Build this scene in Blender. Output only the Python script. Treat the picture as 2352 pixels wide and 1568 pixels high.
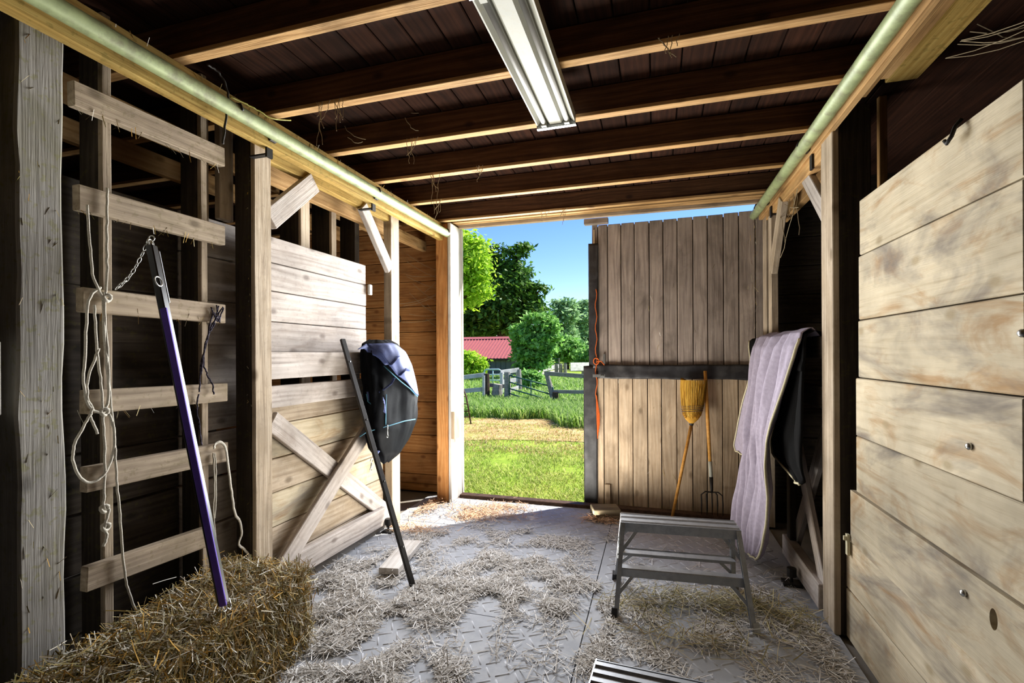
import bpy, bmesh, math, random
import numpy as np
from mathutils import Matrix, Vector, noise
PI = math.pi
random.seed(7); rng = np.random.default_rng(11)
S = bpy.context.scene
for o in list(bpy.data.objects): bpy.data.objects.remove(o, do_unlink=True)
COL = S.collection

# ------------------------------------------------------------------ camera
F_PX, CAM_H, YAW, ROLL, HORIZON = 1100.0, 1.4, math.atan(327 / 1100), math.radians(0.3), 814.0
cam = bpy.data.cameras.new('camera'); cam.sensor_width = 36; cam.lens = 36 * F_PX / 2352
cam.shift_y = (HORIZON - 784) / 2352; cam.clip_start = 0.05; cam.clip_end = 500
camo = bpy.data.objects.new('camera', cam); COL.objects.link(camo); S.camera = camo
camo.matrix_world = Matrix.Translation((0, 0, CAM_H)) @ Matrix.Rotation(YAW, 4, 'Z') @ Matrix.Rotation(PI / 2, 4, 'X') @ Matrix.Rotation(-ROLL, 4, 'Z')

# ------------------------------------------------------------------ sky, sun, added fill lamps, exposure
W = bpy.data.worlds.new('sky'); S.world = W; W.use_nodes = True
nt = W.node_tree; nt.nodes.clear()
sky = nt.nodes.new('ShaderNodeTexSky'); sky.sky_type = 'NISHITA'; sky.sun_disc = False
sky.sun_elevation = math.radians(48); sky.sun_rotation = math.radians(52); sky.air_density = 1.0; sky.dust_density = 0.3; sky.ozone_density = 3.0
hs = nt.nodes.new('ShaderNodeHueSaturation'); hs.inputs['Saturation'].default_value = 1.3; hs.inputs['Hue'].default_value = .52
bg = nt.nodes.new('ShaderNodeBackground'); bg.inputs['Strength'].default_value = 0.19
wo = nt.nodes.new('ShaderNodeOutputWorld')
nt.links.new(sky.outputs[0], hs.inputs['Color']); nt.links.new(hs.outputs[0], bg.inputs['Color']); nt.links.new(bg.outputs[0], wo.inputs['Surface'])
sun = bpy.data.lights.new('sun', 'SUN'); sun.energy = 8.0; sun.angle = math.radians(0.6); sun.color = (1, .95, .86)
suno = bpy.data.objects.new('sun', sun); COL.objects.link(suno)
SUN_EL = math.radians(48); sd = Vector((0.765 * math.cos(SUN_EL), 0.645 * math.cos(SUN_EL), math.sin(SUN_EL)))
suno.rotation_euler = sd.to_track_quat('Z', 'Y').to_euler(); suno.location = sd * 30
door_fill = bpy.data.lights.new('doorway_fill', 'AREA'); door_fill.shape = 'RECTANGLE'; door_fill.size = 1.2; door_fill.size_y = 1.7; door_fill.energy = 98; door_fill.spread = math.radians(130); door_fill.color = (.98, .99, 1)  # added area lamp, boosts the daylight entering by the doorway
door_fill_o = bpy.data.objects.new('doorway_fill', door_fill); COL.objects.link(door_fill_o); door_fill_o.location = (-1.22, 4.42, 1.75)
door_fill_o.rotation_euler = (-PI / 2, 0, 0)
bnc = bpy.data.lights.new('floor_bounce_fill', 'AREA'); bnc.shape = 'RECTANGLE'; bnc.size = 1.1; bnc.size_y = 1.0; bnc.energy = 64; bnc.color = (1, .95, .86)  # added upward lamp, stands in for light off the sunlit floor
bnco = bpy.data.objects.new('floor_bounce_fill', bnc); COL.objects.link(bnco); bnco.location = (-1.0, 3.6, .05); bnco.rotation_euler = (PI, 0, 0)
S.view_settings.view_transform = 'Standard'; S.view_settings.look = 'None'; S.view_settings.exposure = 0.45; S.view_settings.gamma = 1
S.view_settings.use_curve_mapping = False

# ------------------------------------------------------------------ helpers
def ray(u, v):
    x = (u - 1176) / F_PX; y = -(v - HORIZON) / F_PX; c, s = math.cos(ROLL), math.sin(ROLL)
    xr = x * c + y * s; yr = y * c - x * s
    return Vector((-math.sin(YAW) + math.cos(YAW) * xr, math.cos(YAW) + math.sin(YAW) * xr, yr))
CAMP = Vector((0, 0, CAM_H))
def on_x(u, v, X): d = ray(u, v); return CAMP + d * (X / d.x)
def on_y(u, v, Y): d = ray(u, v); return CAMP + d * (Y / d.y)
def on_z(u, v, Z=0.0): d = ray(u, v); return CAMP + d * ((Z - CAM_H) / d.z)

WM = {}
def place(o, world, parent):
    WM[o.name] = world
    if parent is not None:
        o.parent = parent; o.matrix_parent_inverse = WM[parent.name].inverted()
    o.matrix_basis = world
    return o
def link(name, me, mat=None, world=Matrix(), parent=None):
    o = bpy.data.objects.new(name, me); COL.objects.link(o)
    if mat is not None and not me.materials: me.materials.append(mat)
    return place(o, world, parent)
def tag(o, label=None, cat=None, group=None, kind=None):
    if label: o['label'] = label
    if cat: o['category'] = cat
    if group: o['group'] = group
    if kind: o['kind'] = kind
    return o
def thing(name, label, cat, loc, group=None):
    o = bpy.data.objects.new(name, None); COL.objects.link(o); o.empty_display_size = .1
    place(o, Matrix.Translation(loc), None); return tag(o, label, cat, group)
def struct(name, loc=(0, 0, 0), label=None):
    o = bpy.data.objects.new(name, None); COL.objects.link(o); o.empty_display_size = .1
    place(o, Matrix.Translation(loc), None); return tag(o, label, None, None, 'structure')
def copy_tree(o, loc, rotz=0.0):
    c = o.copy(); COL.objects.link(c)
    c.matrix_basis = Matrix.Translation(loc) @ Matrix.Rotation(rotz, 4, 'Z'); WM[c.name] = c.matrix_basis.copy()
    for ch in list(o.children):
        d = ch.copy(); COL.objects.link(d); d.parent = c
        for g in list(ch.children):
            e = g.copy(); COL.objects.link(e); e.parent = d
    return c
def np_mesh(name, V, Fc, smooth=False):
    V = np.asarray(V, np.float32); Fc = np.asarray(Fc, np.int32); k = Fc.shape[1]
    me = bpy.data.meshes.new(name); me.vertices.add(len(V)); me.vertices.foreach_set('co', V.ravel())
    me.loops.add(Fc.size); me.loops.foreach_set('vertex_index', Fc.ravel())
    me.polygons.add(len(Fc)); me.polygons.foreach_set('loop_start', np.arange(len(Fc), dtype=np.int32) * k)
    if smooth: me.polygons.foreach_set('use_smooth', np.ones(len(Fc), bool))
    me.update(calc_edges=True); me.validate(); return me
class MB:
    """collects verts and faces in world coordinates, built as ONE mesh object"""
    def __init__(s): s.v = []; s.f = []
    def add(s, vs, fs):
        n = len(s.v); s.v += [tuple(p) for p in vs]; s.f += [tuple(i + n for i in f) for f in fs]; return s
    def box(s, c, d, rot=None):
        hx, hy, hz = d[0] / 2, d[1] / 2, d[2] / 2; c = Vector(c)
        vs = [Vector((x, y, z)) for x in (-hx, hx) for y in (-hy, hy) for z in (-hz, hz)]
        if rot is not None: vs = [rot @ p for p in vs]
        return s.add([p + c for p in vs], [(0, 1, 3, 2), (4, 6, 7, 5), (0, 4, 5, 1), (2, 3, 7, 6), (0, 2, 6, 4), (1, 5, 7, 3)])
    def tube(s, pts, r, seg=8, closed=False, flat=1.0):
        P = [Vector(p) for p in pts]; n = len(P); R = r if isinstance(r, (list, tuple)) else [r] * n
        up = None; rings = []
        for i in range(n):
            a = P[(i - 1) % n] if (closed or i > 0) else P[i]; b = P[(i + 1) % n] if (closed or i < n - 1) else P[i]
            t = (b - a).normalized() if (b - a).length > 1e-9 else Vector((0, 0, 1))
            if up is None: up = Vector((0, 0, 1)) if abs(t.z) < .9 else Vector((1, 0, 0))
            x = up.cross(t); x = x.normalized() if x.length > 1e-6 else Vector((1, 0, 0)); y = t.cross(x).normalized(); up = y
            rings.append([P[i] + (x * math.cos(2 * PI * k / seg) + y * math.sin(2 * PI * k / seg) * flat) * R[i] for k in range(seg)])
        vs = [p for q in rings for p in q]; fs = []
        m = n if closed else n - 1
        for i in range(m):
            for k in range(seg):
                j = (i + 1) % n; fs.append((i * seg + k, i * seg + (k + 1) % seg, j * seg + (k + 1) % seg, j * seg + k))
        if not closed: fs += [tuple(reversed(range(seg))), tuple((n - 1) * seg + k for k in range(seg))]
        return s.add(vs, fs)
    def prism(s, poly, ext):
        """poly: list of world points, ext: extrusion vector"""
        P = [Vector(p) for p in poly]; n = len(P); e = Vector(ext)
        return s.add(P + [p + e for p in P], [tuple(reversed(range(n))), tuple(range(n, 2 * n))] + [(i, (i + 1) % n, n + (i + 1) % n, n + i) for i in range(n)])
    def build(s, name, mat, parent=None, smooth=False, origin=None, label=None):
        V = np.array(s.v, float)
        if origin is None: origin = (V.min(0) + V.max(0)) / 2; origin[2] = V[:, 2].min()
        me = bpy.data.meshes.new(name); me.from_pydata([tuple(p) for p in V - np.array(origin)], [], s.f)
        bm = bmesh.new(); bm.from_mesh(me); bmesh.ops.recalc_face_normals(bm, faces=bm.faces); bm.to_mesh(me); bm.free()
        if smooth:
            for p in me.polygons: p.use_smooth = True
        me.update(); o = link(name, me, mat, Matrix.Translation(origin), parent)
        if label: o['label'] = label
        return o
_bc = {}
def board_mesh(L, w, t, bev=.004, wav=0.0):
    key = (round(L, 3), round(w, 3), round(t, 3), bev, wav)
    if key in _bc and wav == 0: return _bc[key].copy() if False else _bc[key]
    bm = bmesh.new()
    if wav:
        n = max(4, int(L / .12)); sd = random.random() * 99; rows = []
        for i in range(n + 1):
            x = -L / 2 + L * i / n
            e = [wav * noise.noise(Vector((x * 4, k * 7.7, sd))) for k in range(4)]
            rows.append([bm.verts.new((x, y * w / 2 + e[k], z * t / 2)) for k, (y, z) in enumerate(((-1, -1), (1, -1), (1, 1), (-1, 1)))])
        for i in range(n):
            for k in range(4): bm.faces.new((rows[i][k], rows[i][(k + 1) % 4], rows[i + 1][(k + 1) % 4], rows[i + 1][k]))
        bm.faces.new(rows[0][::-1]); bm.faces.new(rows[-1])
    else:
        bmesh.ops.create_cube(bm, size=1); bmesh.ops.scale(bm, vec=(L, w, t), verts=bm.verts)
    bmesh.ops.recalc_face_normals(bm, faces=bm.faces)
    if bev:
        ed = [e for e in bm.edges if wav == 0 or e.calc_face_angle(0) > .8]
        bmesh.ops.bevel(bm, geom=ed, offset=min(bev, t * .3), segments=1, affect='EDGES')
    me = bpy.data.meshes.new('board'); bm.to_mesh(me); bm.free(); _bc[key] = me; return me
def board(name, a, b, wdir, w, t, mat, parent=None, bev=.004, label=None, wav=0.0):
    """a sawn board from a to b (centre line), width w along wdir, thickness t; grain runs along its length"""
    a = Vector(a); b = Vector(b); x = (b - a).normalized(); y = Vector(wdir); y = (y - x * y.dot(x)).normalized(); z = x.cross(y)
    m = Matrix((x, y, z)).transposed().to_4x4(); m.translation = (a + b) / 2
    me = board_mesh((b - a).length, w, t, bev, wav)
    if me.materials and me.materials[0] != mat: me = me.copy(); me.materials.clear()
    o = link(name, me, mat, m, parent)
    if label: o['label'] = label
    return o
def lin(c):
    if isinstance(c, str): c = [int(c[i:i + 2], 16) / 255 for i in (0, 2, 4)]
    return tuple((x / 12.92 if x <= .04045 else ((x + .055) / 1.055) ** 2.4) for x in c) + (1.0,)

# ------------------------------------------------------------------ materials
class NB:
    def __init__(s, name, rough=.7, metal=0.0, spec=.4):
        s.m = bpy.data.materials.new(name); s.m.use_nodes = True; s.t = s.m.node_tree; s.p = s.t.nodes['Principled BSDF']
        s.p.inputs['Roughness'].default_value = rough; s.p.inputs['Metallic'].default_value = metal; s.p.inputs['Specular IOR Level'].default_value = spec
    def n(s, typ, **kw):
        x = s.t.nodes.new(typ)
        for k, v in kw.items():
            if k.startswith('i_'): x.inputs[k[2:].replace('_', ' ')].default_value = v
            else: setattr(x, k, v)
        return x
    def l(s, a, b): s.t.links.new(a, b)
    def ramp(s, fac, stops):
        r = s.n('ShaderNodeValToRGB'); e = r.color_ramp.elements
        while len(e) < len(stops): e.new(.5)
        for k, (p, c) in enumerate(stops): e[k].position = p; e[k].color = c if len(c) == 4 else lin(c)
        s.l(fac, r.inputs['Fac']); return r.outputs['Color']
    def mix(s, fac, a, b, mode='MIX'):
        x = s.n('ShaderNodeMix', data_type='RGBA', blend_type=mode)
        for v, k in ((fac, 0), (a, 6), (b, 7)):
            if hasattr(v, 'links') or hasattr(v, 'is_linked'): s.l(v, x.inputs[k])
            else: x.inputs[k].default_value = v
        return x.outputs[2]
    def math(s, op, a, b=0.0):
        x = s.n('ShaderNodeMath', operation=op)
        for v, k in ((a, 0), (b, 1)):
            if hasattr(v, 'is_linked'): s.l(v, x.inputs[k])
            else: x.inputs[k].default_value = v
        return x.outputs[0]
    def noise(s, vec, scale, detail=4, rough=.55, dist=0.0):
        x = s.n('ShaderNodeTexNoise'); x.inputs['Scale'].default_value = scale; x.inputs['Detail'].default_value = detail
        x.inputs['Roughness'].default_value = rough; x.inputs['Distortion'].default_value = dist; s.l(vec, x.inputs['Vector']); return x.outputs['Fac']
    def map(s, vec, scale):
        x = s.n('ShaderNodeMapping'); x.inputs['Scale'].default_value = scale; s.l(vec, x.inputs['Vector']); return x.outputs[0]
    def bump(s, h, strength, dist=.01):
        x = s.n('ShaderNodeBump'); x.inputs['Strength'].default_value = strength; x.inputs['Distance'].default_value = dist
        s.l(h, x.inputs['Height']); s.l(x.outputs[0], s.p.inputs['Normal'])
    def color(s, c):
        if hasattr(c, 'is_linked'): s.l(c, s.p.inputs['Base Color'])
        else: s.p.inputs['Base Color'].default_value = c

def wood(name, light, mid, dark, stain=None, stain_amt=.5, vary=.25, knots=True, rough=.85, fleck=0.0, fleck_col='8a7a30', sstretch=(1.2, 3, 3), stain2=None, blotch=.22):
    B = NB(name, rough, 0, .2); tc = B.n('ShaderNodeTexCoord').outputs['Object']; oi = B.n('ShaderNodeObjectInfo')
    off = B.n('ShaderNodeVectorMath', operation='ADD'); B.l(tc, off.inputs[0])
    rv = B.n('ShaderNodeCombineXYZ'); r100 = B.math('MULTIPLY', oi.outputs['Random'], 87.0)
    for k in range(3): B.l(r100, rv.inputs[k])
    B.l(rv.outputs[0], off.inputs[1]); v = off.outputs[0]
    g1 = B.noise(B.map(v, (.55, 10, 10)), 2.4, 7, .62, 1.2)
    g2 = B.noise(B.map(v, (2.0, 90, 90)), 2.0, 3, .6)
    wv = B.n('ShaderNodeTexWave', wave_type='BANDS', bands_direction='Y'); wv.inputs['Scale'].default_value = 4; wv.inputs['Distortion'].default_value = 14
    wv.inputs['Detail'].default_value = 2; wv.inputs['Detail Scale'].default_value = .7; B.l(B.map(v, (.35, 2.2, 2.2)), wv.inputs['Vector'])
    g = B.math('ADD', B.math('MULTIPLY', g1, .66), B.math('ADD', B.math('MULTIPLY', g2, .22), B.math('MULTIPLY', wv.outputs['Fac'], .12)))
    c = B.ramp(g, [(.22, lin(dark)), (.44, lin(mid)), (.66, lin(light))])
    if stain2:
        s2 = B.noise(B.map(v, (1.0, 2.6, 2.6)), 2.3, 5, .6, 1.5); f2 = B.n('ShaderNodeMapRange'); f2.inputs[1].default_value = .5; f2.inputs[2].default_value = .7; f2.inputs[4].default_value = .7; B.l(s2, f2.inputs[0]); c = B.mix(f2.outputs[0], c, lin(stain2))
    if stain:
        sm = B.noise(B.map(v, sstretch), 1.6, 5, .62, .8)
        f = B.n('ShaderNodeMapRange'); f.inputs[1].default_value = .5; f.inputs[2].default_value = .7; f.inputs[4].default_value = stain_amt; B.l(sm, f.inputs[0])
        c = B.mix(f.outputs[0], c, lin(stain), 'MIX')
    if knots:
        vo = B.n('ShaderNodeTexVoronoi', voronoi_dimensions='2D'); vo.inputs['Scale'].default_value = 1.0; B.l(B.map(v, (2.1, 3.6, 1)), vo.inputs['Vector'])
        k = B.n('ShaderNodeMapRange'); k.inputs[1].default_value = .03; k.inputs[2].default_value = .085; k.inputs[3].default_value = .8; k.inputs[4].default_value = 0; B.l(vo.outputs['Distance'], k.inputs[0])
        c = B.mix(k.outputs[0], c, lin(dark), 'MIX')
    if fleck:
        fm = B.noise(v, 38, 2, .6); f = B.n('ShaderNodeMapRange'); f.inputs[1].default_value = .58; f.inputs[2].default_value = .66; f.inputs[4].default_value = fleck; B.l(fm, f.inputs[0])
        c = B.mix(f.outputs[0], c, lin(fleck_col), 'MIX')
    bl = B.noise(v, 3.3, 4, .6); c = B.mix(1.0, c, B.ramp(bl, [(.3, (1 - blotch * 1.5,) * 3 + (1,)), (.7, (1, 1, 1, 1))]), 'MULTIPLY')
    h = B.n('ShaderNodeHueSaturation'); B.l(c, h.inputs['Color'])
    B.l(B.math('ADD', B.math('MULTIPLY', oi.outputs['Random'], vary * 2), 1 - vary), h.inputs['Value'])
    B.color(h.outputs[0]); B.bump(B.math('ADD', g1, B.math('MULTIPLY', g2, .6)), .5, .006); return B.m
def plain(name, col, rough=.6, metal=0.0, spec=.4, var=.12, scale=30, bump=.15, col2=None, dust=None, dust_amt=.6, dscale=6):
    B = NB(name, rough, metal, spec); v = B.n('ShaderNodeTexCoord').outputs['Object']; f = B.noise(v, scale, 5, .65)
    a = lin(col); b = lin(col2) if col2 else tuple(min(1, x * (1 - var * 2)) for x in a[:3]) + (1,)
    c = B.ramp(f, [(.35, b), (.65, a)])
    if dust:
        d = B.n('ShaderNodeMapRange'); d.inputs[1].default_value = .48; d.inputs[2].default_value = .66; d.inputs[4].default_value = dust_amt; B.l(B.noise(v, dscale, 6, .7), d.inputs[0])
        c = B.mix(d.outputs[0], c, lin(dust))
    B.color(c)
    if bump: B.bump(f, bump, .004)
    return B.m
def strands(name, cols, rough=.8, trans=0.0, spec=.2):
    """colour differs from piece to piece (random per island)"""
    B = NB(name, rough, 0, spec); g = B.n('ShaderNodeNewGeometry')
    c = B.ramp(g.outputs['Random Per Island'], [(i / max(1, len(cols) - 1), lin(x)) for i, x in enumerate(cols)]); B.color(c)
    if trans:
        t = B.n('ShaderNodeBsdfTranslucent'); B.l(c, t.inputs['Color']); mx = B.n('ShaderNodeMixShader'); mx.inputs[0].default_value = trans
        out = B.t.nodes['Material Output']; B.l(B.p.outputs[0], mx.inputs[1]); B.l(t.outputs[0], mx.inputs[2]); B.l(mx.outputs[0], out.inputs['Surface'])
    return B.m

M = dict(
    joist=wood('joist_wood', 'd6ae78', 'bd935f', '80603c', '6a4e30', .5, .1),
    shadejoist=wood('shaded_joist_wood', '6b4a30', '533722', '33211a', '2a1a12', .5, .12),  # darker joist wood, the shade of the sides put into its colour
    ceil=wood('ceiling_wood', '45291c', '331d13', '20110c', '180e0a', .5, .2, False),
    beam=wood('beam_wood', 'c9ab63', 'ad8c48', '6e5526', '6b5a2c', .45, .1, fleck=.35, fleck_col='5f5a22'),
    grey=wood('weathered_wood', 'd6cdc6', 'c2b8b0', '857a72', '9a8a7c', .55, .10, fleck=.12, fleck_col='4c4030'),
    frame=wood('frame_wood', 'd3c3ad', 'bba992', '80705c', '9a8566', .45, .08, fleck=.1, fleck_col='4c4030'),
    wallr=wood('pale_plank_wood', 'dacdb2', 'd0c2a6', 'a99878', '77706a', .8, .09, sstretch=(1.0, 2.6, 2.6), stain2='a87c44'),
    orange=wood('warm_plank_wood', 'd39b60', 'bd8048', '84512a', '6f492d', .5, .14),
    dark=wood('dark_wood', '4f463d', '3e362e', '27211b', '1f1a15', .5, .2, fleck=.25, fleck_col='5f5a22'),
    post=wood('rough_post_wood', 'a8a49e', '98948d', '6d6963', '76714f', .5, .05, fleck=.45, fleck_col='85834a'),  # grey wood with random olive flecks
    ladder=wood('ladder_wood', 'bfae97', 'a59480', '6c5e4d', '7d6f4a', .45, .07, fleck=.25, fleck_col='5f5a22'),
    doorup=wood('grey_barn_board', 'b3a598', '9d8f85', '6c6058', '5f544b', .6, .10, knots=False),
    doorlo=wood('tan_barn_board', 'd2bda2', 'bda68a', '87735b', '6f5f4b', .5, .1),
    white=wood('whitish_wood', 'e3dfda', 'cfc9c2', '98928c', 'a59a8c', .5, .05),  # whitish wood of the jamb boards and the loose plank
    handle=wood('handle_wood', 'd9a257', 'c88d40', '96612a', None, 0, .05, False, .5),
    fence=wood('fence_wood', 'a9a49d', '8d8780', '5c5750', '6a655e', .4, .12),
    fencew=wood('pale_fence_wood', 'd9d8d4', 'c4c2be', '8f8d88', '9e9b94', .4, .08),
    block=wood('block_wood', '8f8069', '77694f', '4f4432', '5d523f', .5, .05, False),
    pipe=plain('painted_pipe', 'a6b382', .5, .1, .5, .15, 14, .1, dust='6f6a52', dust_amt=.75, dscale=9),
    fixture=plain('fixture_enamel', 'b3b3a6', .6, 0, .5, .05, 20, .05, dust='a39a7c', dust_amt=.4, dscale=40),
    tube=plain('lamp_glass', 'b4b4b0', .5, 0, .5, .03, 20, 0),
    alu=plain('worn_aluminium', '9da0a5', .45, .45, .5, .18, 24, .1, dust='7d7b77', dust_amt=.4, dscale=12),
    alu2=plain('edge_aluminium', 'c3c8cd', .3, .85, .5, .1, 24, .05),
    steel=plain('dark_steel', '2b2826', .55, .5, .5, .2, 30, .15),
    rust=plain('rusty_steel', '5a4334', .75, .4, .4, .3, 24, .2),
    chrome=plain('zinc_hardware', 'c8c9c6', .3, .9, .5, .1, 40, .05),
    black=plain('black_plastic', '16151a', .3, 0, .5, .1, 20, 0),
    purple=plain('purple_sleeve', '6a4fc0', .6, 0, .2, .1, 20, 0),
    rubber=plain('black_rubber', '2a292b', .5, 0, .4, .2, 8, .2, dust='4c4a49', dust_amt=.5, dscale=5),
    mat=plain('stall_mat_rubber', 'a3a6ac', .85, 0, .2, .07, 5, .08, dust='b9b9ba', dust_amt=.55, dscale=2.5),
    bar=plain('mat_tread_rubber', 'b8bac0', .8, 0, .2, .06, 8, .05),
    slab=plain('dusty_concrete', '8f8a83', .9, 0, .2, .15, 6, .3, dust='6d6253', dust_amt=.6, dscale=3),
    rope=plain('cotton_rope', 'd8d2c4', .9, 0, .1, .15, 200, .3),
    twine=plain('dark_twine', '3a3540', .9, 0, .1, .2, 100, .2, dust='8f8ba0', dust_amt=.7, dscale=60),
    otwine=plain('orange_twine', 'c9632e', .8, 0, .1, .15, 100, .2),
    wirey=plain('yellow_cable', 'b7b04a', .5, 0, .4, .1, 40, .05),
    wireb=plain('black_cable', '2a2620', .6, 0, .4, .1, 40, .05),
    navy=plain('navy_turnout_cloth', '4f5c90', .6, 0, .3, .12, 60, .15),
    navy_shade=plain('navy_shade_cloth', '0d0f13', .65, 0, .05, .12, 60, .15),  # near-black copy of the navy cloth, paints its shaded side
    trimb=plain('teal_binding', '3f7f98', .6, 0, .4, .1, 60, .1),
    lilac=plain('lilac_sheet_cloth', 'ada4b7', .8, 0, .2, .1, 40, .2),
    blackc=plain('black_fleece_cloth', '0d0d0e', .95, 0, .1, .2, 90, .3),
    cream=plain('cream_binding', 'd6cfae', .8, 0, .2, .1, 60, .1),
    broom=strands('broom_corn', ('c2912f', 'd8ab48', 'b27f2a', 'e0bb5c')),
    straw=strands('loose_straw', ('d9d6d2', 'c2beb8', 'e8e6e3', 'a69e92', 'd0ccc7', '948c82', 'e0ddd9')),
    hay=strands('bale_hay', ('7c6c34', 'a98f52', '5a5322', 'dcd6c4', '8f7238', 'ebe8df', '6a6229', 'c9bb92', 'b58a3e', 'c39a4c')),
    green_hay=strands('greenish_hay', ('8a8150', 'bdb083', '6b683c', 'd3cab0', '96804a')),
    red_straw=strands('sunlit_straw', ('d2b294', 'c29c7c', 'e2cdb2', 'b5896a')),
    web=plain('cobweb', 'b9a98c', .9, 0, .1, .1, 40, 0),
    grass=strands('lawn_grass', ('98b145', 'aebf55', 'c3cc70', '7f9f3a', 'd0c884', '8cab48'), .7, .35),
    dry=strands('dry_grass', ('c8a877', 'b9a56a', 'd6bf95', '9fae4c', 'c29b6e'), .8, .25),
    weed=strands('tall_weeds', ('6f9a34', '8fb64c', 'a9c968', '557f2b', 'bfd488', '7ea440', 'cfd89a'), .7, .4),
    leaf_b=strands('bright_leaves', ('97c232', 'b4d63c', '7dab2a', 'c8e054', 'a3cc36'), .6, .5),
    leaf_d=strands('dark_leaves', ('3a6027', '4c742c', '33551f', '6b9434', '557d30'), .5, .35),
    leaf_l=strands('locust_leaves', ('6fa545', '8aba5a', '5a9238', 'a8d07c', '7eb050'), .6, .45),
    leaf_p=strands('poplar_leaves', ('86aa72', '9dbd88', '6e9a60', '93b47a', 'adc99c'), .6, .45),
    bark=plain('bark', '57493b', .9, 0, .1, .25, 10, .5),
    barkp=plain('pale_bark', 'a29f95', .9, 0, .1, .25, 6, .3),
    roof=plain('red_metal_roof', 'ab5f5f', .6, .0, .4, .05, 2, .02),
    shedw=plain('grey_shed_wall', '5f676e', .85, 0, .2, .12, 3, .2),
    gate=plain('green_gate_paint', '2f5b50', .5, .3, .5, .1, 20, .05),
    gatew=plain('pale_gate_paint', 'b9d6cf', .5, .3, .5, .1, 20, .05),
    bluepaint=plain('white_paper', 'dcdad2', .8, 0, .2, .05, 20, .05),
)
def ground_mat():
    B = NB('pasture_ground', .95, 0, .1); v = B.n('ShaderNodeTexCoord').outputs['Object']
    c = B.ramp(B.noise(v, 1.3, 6, .65), [(.35, lin('6f8f2c')), (.55, lin('93a83e')), (.7, lin('b8ae62'))])
    B.color(B.mix(B.ramp(B.noise(v, 14, 4), [(.4, (0, 0, 0, 1)), (.7, (.5, .5, .5, 1))]), c, lin('5c6f2a'))); B.bump(B.noise(v, 20, 4), .5, .03); return B.m
M['ground'] = ground_mat()
M['drysoil'] = plain('dry_soil', 'c9aa7c', .95, 0, .1, .15, 5, .4, col2='a98a5c', dust='9caa4a', dust_amt=.6, dscale=1.6)

# ================================================================== BUILDING SHELL
H = 2.65   # underside of the joists
floor = struct('floor', (0, 2, 0))
MB().box((-.6, .7, -.09), (9.2, 7.6, .144)).build('slab', M['slab'], floor)
def tread(x0, x1, y0, y1, z):
    c = .066; V = []; Fc = []
    nx = int((x1 - x0 - .03) / c); ny = int((y1 - y0 - .03) / c); n = 0
    for i in range(nx):
        for j in range(ny):
            cx = x0 + .03 + (i + .5) * c; cy = y0 + .03 + (j + .5) * c
            a = math.radians(33) if (i + j) % 2 else math.radians(-57)
            l, w, h = .034, .0042, .0034; ca, sa = math.cos(a), math.sin(a)
            for (q, p, zz) in ((-l, -w, 0), (l, -w, 0), (l, w, 0), (-l, w, 0), (-l * .9, -w * .4, h), (l * .9, -w * .4, h), (l * .9, w * .4, h), (-l * .9, w * .4, h)):
                V.append((cx + q * ca - p * sa, cy + q * sa + p * ca, z + zz))
            b = 8 * n; n += 1
            Fc += [(b + 4, b + 5, b + 6, b + 7), (b, b + 1, b + 5, b + 4), (b + 1, b + 2, b + 6, b + 5), (b + 2, b + 3, b + 7, b + 6), (b + 3, b, b + 4, b + 7)]
    return V, Fc
for (x0, x1, y0, y1) in ((-2.16, -.352, .0, 1.2), (-2.16, -.352, 1.206, 2.42), (-2.16, -.352, 2.426, 3.64), (-2.16, -.352, 3.646, 4.36),
                         (-.346, .87, .4, 1.62), (-.346, .87, 1.626, 2.84), (-.346, .87, 2.846, 4.36)):
    z = -.001
    mo = MB().box(((x0 + x1) / 2, (y0 + y1) / 2, z - .008), (x1 - x0, y1 - y0, .016)).build('rubber_mat', M['mat'], floor)
    V, Fc = tread(x0, x1, y0, y1, z)
    t = link('tread', np_mesh('tread', V, Fc), M['bar'], Matrix(), mo); t['kind'] = 'stuff'
board('sill', (-1.84, 4.40, .005), (.9, 4.40, .005), (0, 1, 0), .09, .05, M['rust'], floor)

ceiling = struct('ceiling', (0, 2, H + .2))
for i in range(30):
    x = -2.55 + i * .145
    board('ceiling_board', (x, -1.9, H + .165), (x, 4.5, H + .165), (1, 0, 0), .139, .022, M['ceil'], ceiling)
for i in range(14):
    x = -5.0 + i * .177
    board('ceiling_board', (x, -1.9, H + .165), (x, 4.5, H + .165), (1, 0, 0), .17, .022, M['ceil'], ceiling)
for i in range(8):
    x = 1.8 + i * .25
    board('ceiling_board', (x, -1.9, H + .165), (x, 4.5, H + .165), (1, 0, 0), .24, .022, M['ceil'], ceiling)
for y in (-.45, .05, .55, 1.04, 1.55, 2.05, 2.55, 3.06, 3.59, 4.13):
    board('joist', (-5, y, H + .086), (1.0, y, H + .086), (0, 0, 1), .13, .04, M['shadejoist'], ceiling)  # dark wood paints the joist sides as shaded
    board('lit_strip', (-5, y, H + .01), (1.0, y, H + .01), (0, 1, 0), .052, .02, M['joist'], ceiling, .002)  # pale strip added to paint the joist undersides as lit
for x, y0, y1 in ((-2.5, 1.2, 4.3), (-2.95, 1.2, 4.3)):
    board('beam', (x, y0, H - .06), (x, y1, H - .06), (0, 0, 1), .12, .05, M['joist'], ceiling)

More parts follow.
